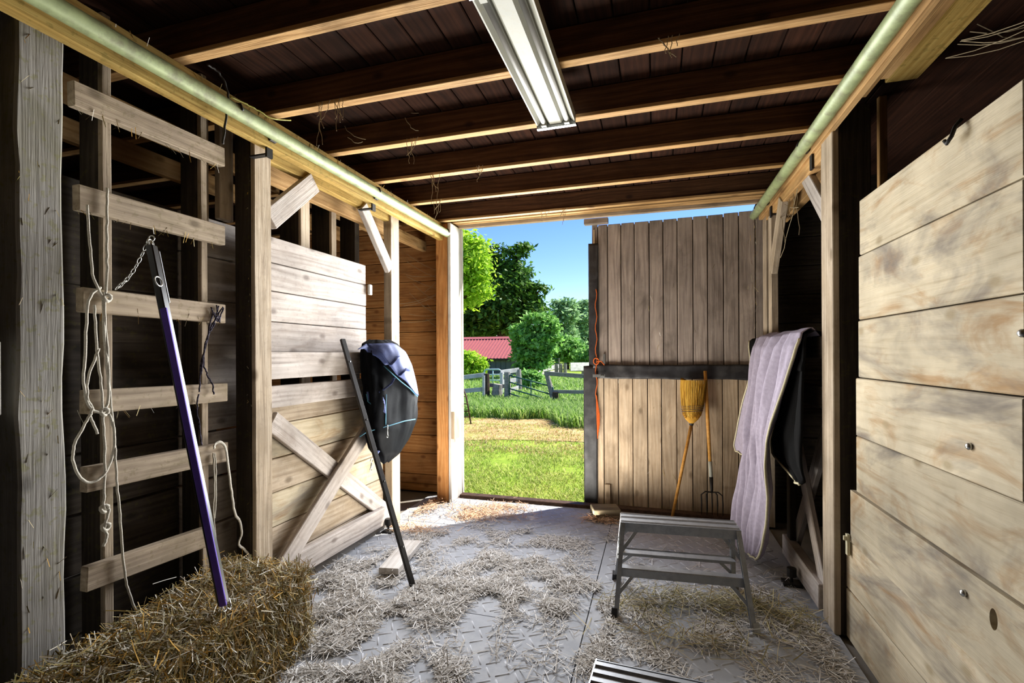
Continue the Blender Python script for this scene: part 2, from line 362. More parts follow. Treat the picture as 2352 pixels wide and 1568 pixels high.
# ---- front wall with the doorway
wf = struct('wall_front', (-1, 4.47, 0))
vs_ = [1133, 1110, 1088, 1040, 998, 960, 922, 862, 815, 762, 735, 703, 646, 600, 565, 530]
zs = [max(0, on_y(960, v, 4.45).z) for v in vs_] + [2.80]
for i in range(len(zs) - 1):
    board('plank', (-5, 4.465, (zs[i] + zs[i + 1]) / 2), (-1.98, 4.465, (zs[i] + zs[i + 1]) / 2), (0, 0, 1), zs[i + 1] - zs[i] - .005, .025, M['orange'], wf)
for i in range(12):
    z = .12 + i * .235
    board('plank', (.9, 4.45, z), (3.6, 4.45, z), (0, 0, 1), .23, .025, M['dark'], wf)
board('header', (-2.0, 4.42, 2.735), (1.0, 4.42, 2.735), (0, 0, 1), .17, .04, M['doorlo'], wf)
board('header', (-2.0, 4.36, 2.74), (1.0, 4.36, 2.74), (0, 0, 1), .13, .045, M['joist'], wf)
board('header', (-2.0, 4.30, 2.74), (1.0, 4.30, 2.74), (0, 0, 1), .13, .04, M['joist'], wf)
board('eave_blocker', (-5, 4.85, 3.42), (3.6, 4.85, 3.42), (0, 1, 0), .75, .05, M['dark'], wf)  # unseen overhang added to block sun through the gap above the door
board('gable_board', (-5, 4.49, 3.2), (3.6, 4.49, 3.2), (0, 0, 1), .75, .03, M['dark'], wf)
MB().box((-3.5, 4.495, 1.5), (3.0, .02, 3.2)).build('gap_backing', M['dark'], wf)  # unseen backing sheets, added to stop light through the plank gaps
MB().box((2.35, 4.485, 1.5), (2.9, .02, 3.2)).build('gap_backing', M['dark'], wf)
MB().box((-.7, 1.3, H + .2), (9.2, 6.8, .03)).build('roof_backing', M['dark'], ceiling)  # unseen slab added to block the sky through the ceiling gaps
trim = struct('trim_1', (-1.9, 4.3, 0), 'whitish left jamb of the doorway')
board('jamb_board', (-1.865, 4.32, 0), (-1.865, 4.32, 2.655), (0, 1, 0), .26, .03, M['white'], trim)
board('jamb_post', (-1.945, 4.24, 0), (-1.945, 4.24, 2.655), (1, 0, 0), .12, .09, M['orange'], trim)
board('jamb_strip', (-1.857, 4.47, 0), (-1.857, 4.47, 2.655), (1, 0, 0), .03, .04, M['white'], trim)
board('cleat', (-1.835, 4.25, .60), (-1.835, 4.25, .86), (0, 1, 0), .12, .035, M['doorlo'], trim)

# ---- right wall
wr = struct('wall_right', (.92, 2, 0))
zr = [0, .245, .49, .745, 1.012, 1.285, 1.55, 1.845, 2.10]
rend = [2.87, 2.80, 2.67, 2.62, 2.60, 2.58, 2.57, 2.56]
def holed_board(x, y0, y1, z0, z1, t, hole, r):
    """a board across the x plane with one oval knot hole through it (local x along the grain)"""
    cy, cz = (y0 + y1) / 2, (z0 + z1) / 2; L = y1 - y0; w = z1 - z0; n = 16
    hx, hz = hole[0] - cy, hole[1] - cz
    ring = [(hx + r[0] * math.cos(2 * PI * k / n), hz + r[1] * math.sin(2 * PI * k / n)) for k in range(n)]
    cor = []
    for k in range(n):
        a = 2 * PI * k / n; dx, dz = math.cos(a), math.sin(a); t_ = 1e9
        for lim, d, p in ((L / 2, dx, hx), (w / 2, dz, hz)):
            if abs(d) > 1e-6: t_ = min(t_, ((lim if d > 0 else -lim) - p) / d)
        cor.append([hx + dx * t_, hz + dz * t_])
    for q in ((L / 2, w / 2), (-L / 2, w / 2), (-L / 2, -w / 2), (L / 2, -w / 2)):
        k = min(range(n), key=lambda i: (cor[i][0] - q[0]) ** 2 + (cor[i][1] - q[1]) ** 2 + (0 if cor[i] not in [list(c) for c in ((L/2,w/2),(-L/2,w/2),(-L/2,-w/2),(L/2,-w/2))] else 9))
        cor[k] = list(q)
    V = []
    for s in (-t / 2, t / 2): V += [(a, b, s) for a, b in cor] + [(a, b, s) for a, b in ring]
    Fc = []
    for k in range(n):
        j = (k + 1) % n
        Fc += [(k, n + k, n + j, j), (2 * n + k, 2 * n + j, 3 * n + j, 3 * n + k), (n + k, 3 * n + k, 3 * n + j, n + j), (k, j, 2 * n + j, 2 * n + k)]
    m = Matrix(((0, 0, 1, x), (1, 0, 0, cy), (0, 1, 0, cz), (0, 0, 0, 1)))
    me = bpy.data.meshes.new('holed'); me.from_pydata(V, [], Fc)
    bm = bmesh.new(); bm.from_mesh(me); bmesh.ops.recalc_face_normals(bm, faces=bm.faces); bm.to_mesh(me); bm.free()
    return me, m
hp = on_x(2282, 1422, .9)
for i in range(8):
    z0, z1 = zr[i] + .002, zr[i + 1] - .003; xo = .918 + (.004 if i % 2 else 0) + (.003 if i % 3 == 0 else 0)
    if z0 < hp.z < z1:
        me, m = holed_board(xo, 1.54, rend[i], z0, z1, .036, (hp.y, hp.z), (.017, .03)); link('plank', me, M['wallr'], m, wr)
    else:
        board('plank', (xo, 1.54, (z0 + z1) / 2), (xo, rend[i], (z0 + z1) / 2), (0, 0, 1), z1 - z0, .036, M['wallr'], wr)
MB().box((.985, hp.y, hp.z), (.02, .2, .16)).build('hole_shade', M['blackc'], wr)  # black piece added to paint the dark inside of the knot hole
for (u, v) in ((2228, 1025), (2215, 1362), (2350, 765)):
    p = on_x(u, v, .898)
    MB().tube([(.902, p.y, p.z), (.893, p.y, p.z), (.888, p.y, p.z)], [.011, .011, .006], 8).build('bolt', M['chrome'], wr, True)
pl = on_x(1950, 1250, .897)
MB().box((.892, pl.y, pl.z), (.012, .022, .10)).box((.884, pl.y, pl.z + .03), (.02, .012, .02)).build('latch', M['cream'], wr)
p = on_x(2208, 288, .9)
MB().tube([(.9, p.y, 2.11), (.885, p.y, 2.09), (.875, p.y, 2.06), (.87, p.y + .015, 2.045), (.872, p.y + .03, 2.06)], .006, 6).build('hook', M['steel'], wr, True)
board('wall_stud', (1.02, 2.4, 0), (1.02, 2.4, 2.09), (0, 1, 0), .09, .14, M['dark'], wr)
board('wall_stud', (1.02, 1.75, 0), (1.02, 1.75, 2.09), (0, 1, 0), .05, .12, M['dark'], wr)
p0 = on_x(1934, 485, 1.0); p1 = on_x(1938, 780, 1.0)
board('lath', (1.2, 3.09, 2.2), (1.2, 3.09, 2.80), (1, 0, 0), .04, .03, M['joist'], wr)
board('door_stop', (.985, 2.88, p1.z), (.985, 2.88, p0.z), (0, 1, 0), .05, .03, M['grey'], wr)
for i in range(12):
    z = .12 + i * .24
    board('plank', (3.6, -2, z), (3.6, 4.4, z), (0, 0, 1), .236, .03, M['dark'], wr)
for i in range(4):
    board('rail_board', (1.9, .9, 1.9 + i * .22), (1.9, 4.2, 1.9 + i * .22), (0, 0, 1), .09, .03, M['dark'], wr)
MB().box((3.63, 1.2, 1.5), (.02, 6.6, 3.1)).build('gap_backing', M['dark'], wr)  # unseen backing added against light leaks
# timber over the stall on the right, with the boxed track beam
tb = struct('trim_2', (.9, 1, H - .1), 'boxed beam that carries the right-hand door track')
board('track_board', (.85, -1, 2.575), (.85, 4.38, 2.575), (0, 0, 1), .15, .035, M['joist'], tb)
board('track_board', (.90, -1, 2.602), (.90, 2.54, 2.602), (0, 0, 1), .09, .055, M['joist'], tb)
board('track_board', (.95, -1, 2.608), (.95, 2.42, 2.608), (0, 0, 1), .08, .035, M['joist'], tb)
board('timber', (1.105, -1, 2.72), (1.105, 2.65, 2.72), (1, 0, 0), .13, .12, M['beam'], tb)

# ---- left wall, stall boarding and posts
wl = struct('wall_left', (-2.2, 2, 0))
for i, z in enumerate((.12, .37, .62, .87, 1.12, 1.35, 1.58, 1.82, 2.03)):
    board('plank', (-2.31, .3, z), (-2.31, 1.83, z), (0, 0, 1), .215 if i == 8 else .238, .03, M['dark'], wl)  # dark stretch paints the shade on the boarding behind the ladder
    board('plank', (-2.30, 1.835, z), (-2.30, 2.25, z), (0, 0, 1), .215 if i == 8 else .238, .03, M['grey'], wl)  # same boarding in grey, without the painted shade
for i in range(11):
    z = .12 + i * .25
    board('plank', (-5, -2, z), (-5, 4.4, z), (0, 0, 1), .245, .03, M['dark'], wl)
MB().box((-5.03, 1.2, 1.5), (.02, 6.6, 3.1)).build('gap_backing', M['dark'], wl)  # unseen backing added against light leaks on this side
board('stall_stud', (-2.35, 2.70, 1.2), (-2.35, 2.70, 2.66), (1, 0, 0), .15, .09, M['dark'], wl)  # dark wood paints the shaded faces of the stall studs
board('lit_stud_edge', (-2.262, 2.70, 1.2), (-2.262, 2.70, 2.66), (0, 1, 0), .09, .022, M['frame'], wl)  # pale strip added to paint the stud edge as lit
board('stall_stud', (-2.35, 3.0, 1.2), (-2.35, 3.0, 2.66), (1, 0, 0), .15, .06, M['dark'], wl)
board('lit_stud_edge', (-2.262, 3.0, 1.2), (-2.262, 3.0, 2.66), (0, 1, 0), .06, .022, M['frame'], wl)
board('stall_stud', (-2.33, 3.3, 1.2), (-2.33, 3.3, 2.66), (1, 0, 0), .14, .06, M['dark'], wl)
board('hanging_stud', (-2.22, 2.035, 2.13), (-2.22, 2.035, 2.66), (0, 1, 0), .085, .04, M['frame'], wl)
board('hanging_stud', (-2.28, 1.95, 2.0), (-2.28, 1.95, 2.66), (0, 1, 0), .05, .05, M['frame'], wl)
board('corner_post', (-2.125, 1.135, 0), (-2.125, 1.135, H), (0, 1, 0), .135, .15, M['post'], wl, .008, 'rough green-flecked grey post nearest the camera', wav=.012)
board('rail_board', (-2.06, .3, 1.33), (-2.06, 1.02, 1.33), (0, 0, 1), .24, .05, M['post'], wl, wav=.01)
tl = struct('trim_3', (-2, 2, H - .1), 'beam and board that carry the left-hand door track')
board('track_board', (-1.955, -1, 2.572), (-1.955, 4.40, 2.572), (0, 0, 1), .155, .05, M['beam'], tl)
board('track_board', (-2.02, -1, 2.60), (-2.02, 4.40, 2.60), (0, 0, 1), .10, .07, M['beam'], tl)
board('back_plate', (-2.24, 2.2, 2.50), (-2.24, 4.42, 2.50), (0, 0, 1), .10, .05, M['joist'], tl)
wb = struct('wall_back', (0, -2, 0))
MB().box((-.7, -2.03, 1.5), (8.8, .02, 3.1)).build('gap_backing', M['dark'], wb)
for i in range(12):
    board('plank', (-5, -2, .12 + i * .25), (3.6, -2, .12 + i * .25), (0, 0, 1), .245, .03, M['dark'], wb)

# ================================================================== SLIDING STALL DOORS
d1 = struct('door_1', (-2.1, 2.1, 0), 'left sliding stall door of grey planks with crossed braces')
X1 = -2.075
board('stile', (-2.067, 2.13, 0.0), (-2.067, 2.13, 2.62), (0, 1, 0), .12, .026, M['frame'], d1, wav=.004)
board('stile_shade', (-2.13, 2.125, 0.0), (-2.13, 2.125, 2.62), (0, 1, 0), .125, .098, M['dark'], d1, label='dark backing that paints the stile side as shaded')  # dark piece added to paint shade on the side of the stile
board('stile', (X1 - .015, 3.53, 0.0), (X1 - .015, 3.53, 2.62), (0, 1, 0), .13, .07, M['frame'], d1, wav=.004)
board('top_rail', (X1 - .02, 2.19, 2.565), (X1 - .02, 3.47, 2.565), (0, 0, 1), .14, .05, M['beam'], d1)
board('corner_brace', (X1, 2.19, 2.165), (X1, 2.56, 2.50), (0, -.74, .68), .12, .04, M['grey'], d1)
board('corner_brace', (X1, 3.09, 2.51), (X1, 3.47, 2.10), (0, .73, .68), .095, .04, M['grey'], d1)
zu = [1.42, 1.60, 1.78, 1.945, 2.10]
for i in range(4):
    board('plank', (-2.155 - .003 * (i % 2), 2.19, (zu[i] + zu[i + 1]) / 2), (-2.155 - .003 * (i % 2), 3.24, (zu[i] + zu[i + 1]) / 2), (0, 0, 1), zu[i + 1] - zu[i] - .005, .03, M['grey'], d1)
board('middle_rail', (-2.085, 2.16, 1.345), (-2.085, 3.24, 1.345), (0, 0, 1), .155, .05, M['grey'], d1)
board('lock_rail', (-2.095, 2.19, 1.165), (-2.095, 3.44, 1.165), (0, 0, 1), .125, .035, M['grey'], d1)
MB().box((-2.13, 2.82, .035), (.07, 1.30, .11)).build('curb', M['slab'], d1)
board('bottom_rail', (-2.078, 2.19, .15), (-2.078, 3.44, .125), (0, 0, 1), .14, .055, M['grey'], d1)
board('cross_brace', (-2.095, 2.22, 1.03), (-2.095, 3.40, .15), (0, .6, .8), .12, .03, M['grey'], d1)
board('cross_brace', (-2.062, 2.24, .16), (-2.062, 3.36, 1.03), (0, -.6, .8), .12, .03, M['grey'], d1)
zl = [.02, .20, .40, .60, .80, 1.0, 1.22]
for i in range(6):
    board('plank', (-2.145, 2.19, (zl[i] + zl[i + 1]) / 2), (-2.145, 3.45, (zl[i] + zl[i + 1]) / 2), (0, 0, 1), zl[i + 1] - zl[i] - .005, .03, M['wallr'] if i in (2, 4) else M['frame'], d1)
for y in (2.06, 3.04):
    MB().box((-1.945, y, 2.49), (.012, .04, .09)).tube([(-1.925, y - .02, 2.545), (-1.925, y + .02, 2.545)], .02, 10).box((-2.0, y, 2.462), (.12, .03, .008)).build('hanger', M['steel'], d1)
MB().tube([(-2.03, 3.36, 0), (-2.03, 3.36, .07)], .008, 6).tube([(-2.03, 3.36, .055), (-2.03, 3.36, .105)], .024, 10).box((-2.03, 3.36, .004), (.09, .07, .01)).build('guide_roller', M['steel'], d1)
board('notice', (-2.12, 3.26, 1.87), (-2.12, 3.26, 1.95), (0, 1, 0), .04, .02, M['bluepaint'], d1)

d2 = struct('door_2', (.85, 2.8, 0), 'right sliding stall door frame with crossed braces')
X2 = .875
board('stile', (.866, 2.82, 0), (.866, 2.82, 2.62), (0, 1, 0), .17, .03, M['frame'], d2, .004)
board('stile_shade', (.95, 2.82, 0), (.95, 2.82, 2.62), (1, 0, 0), .135, .172, M['dark'], d2, .006, 'dark backing that paints the stile side as shaded')  # added dark piece, paints the shaded flank beside the pale stile
board('stile', (X2, 4.08, 1.0), (X2, 4.08, 2.6), (0, 1, 0), .09, .05, M['frame'], d2)
board('stile', (X2 + .02, 4.34, .0), (X2 + .02, 4.34, 2.62), (0, 1, 0), .12, .06, M['frame'], d2)
board('stile', (X2, 3.60, .02), (X2, 3.60, 1.45), (0, 1, 0), .08, .04, M['dark'], d2)
board('top_rail', (X2, 2.89, 2.49), (X2, 4.2, 2.52), (0, 0, 1), .14, .05, M['joist'], d2)
board('corner_brace', (X2, 3.24, 2.46), (X2 + .01, 2.90, 2.12), (0, .7, -.7), .10, .035, M['grey'], d2)
board('corner_brace', (X2 - .01, 3.72, 2.47), (X2 - .01, 4.03, 2.02), (0, .8, .6), .10, .045, M['frame'], d2)
board('back_plate', (1.0, 2.95, 2.50), (1.0, 4.3, 2.50), (0, 0, 1), .11, .05, M['joist'], d2)
board('middle_rail', (X2, 2.90, 1.43), (X2, 4.3, 1.43), (0, 0, 1), .12, .05, M['dark'], d2)
board('lock_rail', (X2, 2.90, 1.16), (X2, 3.66, 1.16), (0, 0, 1), .12, .035, M['dark'], d2)
board('bottom_rail', (X2 - .01, 2.92, .095), (X2 - .01, 3.68, .095), (0, 0, 1), .135, .06, M['grey'], d2)
board('cross_brace', (X2, 2.93, .12), (X2, 3.62, 1.05), (0, .75, -.65), .10, .03, M['grey'], d2)
board('cross_brace', (X2 + .03, 3.62, .14), (X2 + .03, 2.95, 1.05), (0, .75, .65), .10, .03, M['grey'], d2)
for y in (3.03, 4.0):
    MB().box((.845, y, 2.47), (.012, .04, .10)).tube([(.82, y - .02, 2.535), (.82, y + .02, 2.535)], .02, 10).box((.87, y, 2.44), (.06, .03, .008)).build('hanger', M['steel'], d2)
MB().tube([(.79, 3.26, 0), (.79, 3.26, .07)], .008, 6).tube([(.79, 3.26, .05), (.79, 3.26, .10)], .026, 10).box((.79, 3.26, .008), (.10, .08, .018)).build('guide_roller', M['steel'], d2)

def track(name, x, z, y0, y1, label):
    t = thing(name, label, 'rail', (x, (y0 + y1) / 2, z - .034))
    MB().tube([(x, y0 + (y1 - y0) * i / 24, z) for i in range(25)], .034, 14).build('pipe', M['pipe'], t, True)
    for k in range(4):
        y = y0 + (y1 - y0) * (.3 + .22 * k)
        s = 1 if x < 0 else -1
        MB().tube([(x - s * .05, y, z + .02), (x - s * .012, y, z + .04), (x + s * .025, y, z + .03), (x + s * .037, y, z)], .006, 6).build('bracket', M['steel'], t, True)
    return t
track('door_track', -1.885, 2.553, -1, 4.38, 'pale green round pipe track along the left-hand beam')
track('door_track', .80, 2.545, -1, 4.40, 'pale green round pipe track along the right-hand beam')

# ---- outside sliding door, half closed
d3 = struct('door_3', (.2, 4.5, 0), 'weathered vertical-board barn door half across the opening')
ju = [-.50, -.41, -.29, -.17, -.04, .08, .20, .33, .45, .58, .70, .83, .96]
jl = [-.56, -.45, -.32, -.19, -.06, .06, .19, .32, .44, .565, .69, .82, .95]
tops = [2.60, 2.60, 2.602, 2.60, 2.603, 2.605, 2.606, 2.608, 2.61, 2.614, 2.618, 2.62]
for i in range(12):
    yy = 4.515 + .004 * ((i * 7) % 3)
    board('plank', ((ju[i] + ju[i + 1]) / 2, yy, 1.2), ((ju[i] + ju[i + 1]) / 2, yy, tops[i]), (1, 0, 0), ju[i + 1] - ju[i] - .006, .025, M['doorup'], d3)
    board('plank', ((jl[i] + jl[i + 1]) / 2, yy - .01, -.035), ((jl[i] + jl[i + 1]) / 2, yy - .01, 1.215), (1, 0, 0), jl[i + 1] - jl[i] - .006, .025, M['doorlo'], d3)
MB().box((.21, 4.537, 1.29), (1.48, .008, 2.60)).build('gap_backing', M['doorup'], d3)  # backing sheet added to close the bright gaps between door planks
board('edge_board', (-.53, 4.53, 1.2), (-.53, 4.53, 2.615), (1, 0, 0), .05, .03, M['doorup'], d3)
for z in (.15, 1.22, 2.4):
    board('outer_rail', (-.55, 4.558, z), (.96, 4.555, z), (0, 0, 1), .14, .03, M['doorlo'], d3)
def rubber_sheet(name, p0, u, v, nu, nv, amp, t, parent, seed):
    """a wavy rubber strip: grid p0 + a*u + b*v displaced towards the viewer, with thickness"""
    p0, u, v = Vector(p0), Vector(u), Vector(v); V = []; Fc = []
    for s in (0, 1):
        for i in range(nu + 1):
            for j in range(nv + 1):
                a, b = i / nu, j / nv; e = noise.noise(Vector((a * u.length * 9, b * v.length * 9, seed)))
                d = abs(e) * amp + (.012 * noise.noise(Vector((a * 6, seed, b * 3)))) * amp * 20
                p = p0 + u * a + v * b + Vector((0, -abs(d) - (t if s else 0), 0))
                if b in (0, 1): p += v.normalized() * (.012 * noise.noise(Vector((a * u.length * 5, seed, 3 + b))))
                V.append(p)
    n = (nu + 1) * (nv + 1)
    for i in range(nu):
        for j in range(nv):
            q = i * (nv + 1) + j; f = (q, q + nv + 1, q + nv + 2, q + 1); Fc.append(f); Fc.append(tuple(n + k for k in reversed(f)))
    bd = [i * (nv + 1) for i in range(nu + 1)] + [nu * (nv + 1) + j for j in range(1, nv + 1)] + [i * (nv + 1) + nv for i in range(nu - 1, -1, -1)] + [j for j in range(nv - 1, 0, -1)]
    for k in range(len(bd)):
        a, b = bd[k], bd[(k + 1) % len(bd)]; Fc.append((a, b, n + b, n + a))
    return MB().add(V, Fc).build(name, M['rubber'], parent, True)
rubber_sheet('rubber_flap', (-.50, 4.49, 1.175), (1.46, 0, 0), (0, 0, .125), 60, 8, .02, .006, d3, 1.3)
rubber_sheet('rubber_edging', (-.635, 4.486, -.02), (.125, 0, 0), (0, 0, 1.31), 8, 40, .012, .006, d3, 5.1)
rubber_sheet('rubber_edging', (-.585, 4.49, 1.27), (.09, 0, 0), (0, 0, 1.16), 8, 40, .012, .006, d3, 8.7)
MB().box((-.49, 4.445, 1.20), (.11, .008, .026)).box((-.46, 4.437, 1.20), (.03, .012, .01)).build('hasp', M['chrome'], d3)
MB().box((-.445, 4.488, 1.345), (.018, .008, .11)).build('hinge_strap', M['chrome'], d3)
MB().box((-.535, 4.508, 2.47), (.014, .008, .18)).build('hinge_strap', M['chrome'], d3)
board('roller_box', (-.62, 4.47, 2.625), (-.40, 4.47, 2.625), (0, 0, 1), .05, .06, M['doorup'], d3)
board('foot_stop', (-.42, 4.485, -.02), (-.42, 4.485, .2), (1, 0, 0), .05, .03, M['doorlo'], d3)
tw = MB()
pts = [(-.515 + .008 * math.sin(i * 1.3), 4.465, 2.0 - i * .042) for i in range(26)]
tw.tube(pts, .0045, 5).tube([(-.515 + .025 * math.cos(a), 4.46, 1.335 + .03 * math.sin(a)) for a in np.linspace(0, 2 * PI, 12)], .005, 5)
for k in range(5): tw.tube([(-.515, 4.462, 1.02), (-.512 + .006 * k, 4.458, .85), (-.505 + .004 * k, 4.46, .62 + .03 * k)], .0035, 4)
tw.tube([(-.515, 4.46, 1.33), (-.47, 4.45, 1.335), (-.44, 4.45, 1.30)], .004, 5)
tag(tw.build('baling_twine', M['otwine']), 'orange twine hanging down the black edge of the half-closed barn door', 'twine')

# ================================================================== THINGS ON THE LEFT
lad = thing('wall_ladder', 'wooden wall ladder of six nailed rungs left of the stall door', 'ladder', (-2.15, 1.6, 0))
board('rail', (-2.152, 1.405, 0.0), (-2.152, 1.405, 2.80), (0, 1, 0), .038, .024, M['ladder'], lad, wav=.002)
board('rail_shade', (-2.218, 1.405, 0.0), (-2.218, 1.405, 2.80), (1, 0, 0), .105, .04, M['dark'], lad, label='dark backing that paints the rail side as shaded')  # dark piece added to paint shade on the flank of the ladder rail
board('rail', (-2.152, 1.845, 0.0), (-2.152, 1.845, 2.80), (0, 1, 0), .038, .024, M['ladder'], lad, wav=.002)
board('rail_shade', (-2.218, 1.845, 0.0), (-2.218, 1.845, 2.80), (1, 0, 0), .105, .04, M['dark'], lad, label='dark backing that paints the rail side as shaded')
for (za, zb, y0, y1, w) in ((2.40, 2.415, 1.265, 1.93, .095), (2.01, 2.015, 1.28, 1.93, .098), (1.62, 1.615, 1.29, 1.93, .095), (1.225, 1.215, 1.30, 1.94, .092), (.925, .91, 1.30, 1.94, .098), (.54, .515, 1.30, 1.83, .095)):
    board('rung', (-2.118, y0, za), (-2.118, y1, zb), (0, 0, 1), w, .04, M['ladder'], lad, .003)

def straws(n, gen, wid, name, mat, parent=None, origin=None, world=False):
    """n thin strips; gen() gives centre, direction, length, width"""
    V = np.zeros((n * 6, 3)); Fc = np.zeros((n * 4, 3), np.int64); k = 0
    for i in range(n):
        c, d, L, w = gen()
        d = d / np.linalg.norm(d); u = np.cross(d, (0, 0, 1)); nu = np.linalg.norm(u); u = u / nu if nu > 1e-3 else np.array((1., 0, 0))
        nrm = np.cross(u, d); bend = nrm * L * rng.uniform(-.03, .03) + u * L * rng.uniform(-.03, .03)
        for q, t in enumerate((-.5, 0, .5)):
            p = c + d * L * t + (bend if q == 1 else 0); V[k * 6 + q * 2] = p - u * w / 2; V[k * 6 + q * 2 + 1] = p + u * w / 2 + nrm * w * .35
        b = k * 6; Fc[k * 4:k * 4 + 4] = ((b, b + 1, b + 3), (b, b + 3, b + 2), (b + 2, b + 3, b + 5), (b + 2, b + 5, b + 4)); k += 1
    if origin is None: origin = np.array((V[:, 0].mean(), V[:, 1].mean(), V[:, 2].min()))
    me = np_mesh(name, V - np.array(origin), Fc); o = link(name, me, mat, Matrix.Translation(tuple(origin)), parent); o['kind'] = 'stuff'; return o

# ---- hay bale
BL, BW, BH = .93, .43, .39
BM = Matrix.Translation((-1.745, 1.44, 0)) @ Matrix.Rotation(math.radians(8), 4, 'Z')
bale = thing('hay_bale', 'shaggy rectangular hay bale at the foot of the wall ladder', 'hay bale', (-1.745, 1.44, 0))
bm = bmesh.new(); bmesh.ops.create_cube(bm, size=1); bmesh.ops.scale(bm, vec=(BW - .03, BL - .03, BH - .015), verts=bm.verts)
bmesh.ops.bevel(bm, geom=bm.edges[:], offset=.035, segments=2, affect='EDGES'); bmesh.ops.subdivide_edges(bm, edges=bm.edges[:], cuts=6, use_grid_fill=True)
for v in bm.verts: v.co += v.co.normalized() * .02 * noise.noise(v.co * 11); v.co.z += BH / 2 - .004
me = bpy.data.meshes.new('core'); bm.to_mesh(me); bm.free()
link('core', me, plain('pressed_hay', '54491f', .95, 0, .1, .3, 45, .8, col2='2a2410'), BM, bale)
RB = np.array(BM.to_3x3()); TB = np.array(BM.translation)
def gen_bale():
    f = rng.random()
    if f < .42: c = np.array((rng.uniform(-.5, .5) * BW, rng.uniform(-.5, .5) * BL, BH - .008 + rng.exponential(.012))); d = np.array((rng.normal(0, 1), rng.normal(0, 1), rng.normal(0, .45)))
    elif f < .80: c = np.array((BW / 2 - .012 + rng.exponential(.010), rng.uniform(-.5, .5) * BL, rng.uniform(0.0, 1) * BH)); d = np.array((rng.normal(0.1, .5), rng.normal(0, .55), rng.normal(0, 1)))
    elif f < .92: c = np.array((rng.uniform(-.5, .5) * BW, BL / 2 * (1 if rng.random() < .6 else -1) + rng.normal(0, .012), rng.random() * BH)); d = np.array((rng.normal(0, .7), rng.normal(0, .5), rng.normal(0, 1)))
    else: c = np.array((-BW / 2 + rng.normal(0, .012), rng.uniform(-.5, .5) * BL, BH * rng.random())); d = np.array((rng.normal(0, .4), rng.normal(0, 1), rng.normal(0, .8)))
    L = rng.uniform(.03, .105); c[2] = max(.006 + abs(d[2]) / np.linalg.norm(d) * L / 2, c[2])
    return RB @ c + TB, RB @ d, L, rng.uniform(.0018, .0042)
straws(15000, gen_bale, 0, 'hay_strand', M['hay'], bale)

# ---- black and purple stall bar leaning from the bale
pa, pb = Vector((-1.60, 1.455, .44)), Vector((-2.0, 1.48, 1.86))
ax = (pb - pa).normalized()
sb = thing('stall_bar', 'black and purple padded bar leaning from the bale to the ladder', 'bar', pa)
board('bar', pa, pb, (-.3, .95, 0), .034, .03, M['black'], sb, .004)
side = Vector((.95, .28, 0)); side = (side - ax * side.dot(ax)).normalized(); oth = ax.cross(side)
board('sleeve', pa + side * .012 - oth * .021, pb - ax * .28 + side * .012 - oth * .021, (-.3, .95, 0), .012, .026, M['purple'], sb, .003, label='purple plastic sleeve')
board('sleeve', pb - ax * .25 + side * .004 + oth * .02, pb - ax * .02 + side * .004 + oth * .02, (-.3, .95, 0), .010, .024, M['alu'], sb, .003, label='grey plastic sleeve')
def ring(c, n, r, t, mb, k=14):
    n = Vector(n).normalized(); a = n.cross(Vector((0, 0, 1))); a = a.normalized() if a.length > .01 else Vector((1, 0, 0)); b = n.cross(a)
    mb.tube([Vector(c) + (a * math.cos(2 * PI * i / k) + b * math.sin(2 * PI * i / k)) * r for i in range(k)], t, 6, True)
m = MB(); ring(pb + ax * .012, side, .016, .003, m); ring(pb + ax * .035 + oth * .01, oth, .012, .0025, m); m.tube([pb - ax * .005, pb + ax * .02], .008, 8); m.build('snap_hook', M['chrome'], sb, True)
m = MB(); ring(pb - ax * .17 + side * .02 - oth * .03, side, .02, .003, m, 18); m.build('ring', M['chrome'], sb, True)
m = MB(); ring(pa - ax * .012, side, .014, .003, m); m.tube([pa - ax * .02 + oth * .015, pa - ax * .035 + oth * .028, pa - ax * .02 + oth * .04, pa + ax * .01 + oth * .035], .004, 6); m.build('snap_hook', M['chrome'], sb, True)
# ---- chain from the ladder to the bar
ca, cb = Vector((-2.085, 1.40, 1.675)), pb + Vector((-.01, .0, .035))
ch = thing('chain', 'short zinc chain slung between the ladder rung and the leaning bar', 'chain', ca)
for i in range(11):
    t = (i + .5) / 11; c = ca.lerp(cb, t) + Vector((0, 0, -.035 * math.sin(PI * t))); d = ((cb - ca).normalized() + Vector((0, 0, -.3 * math.cos(PI * t)))).normalized()
    n = Vector((1, 0, 0)) if i % 2 else d.cross(Vector((1, 0, 0)))
    a = d; b = n.normalized().cross(a)
    MB().tube([c + a * .0135 * math.cos(q) + b * .0065 * math.sin(q) for q in np.linspace(0, 2 * PI, 12, endpoint=False)], .0018, 5, True).build('link', M['chrome'], ch, True)

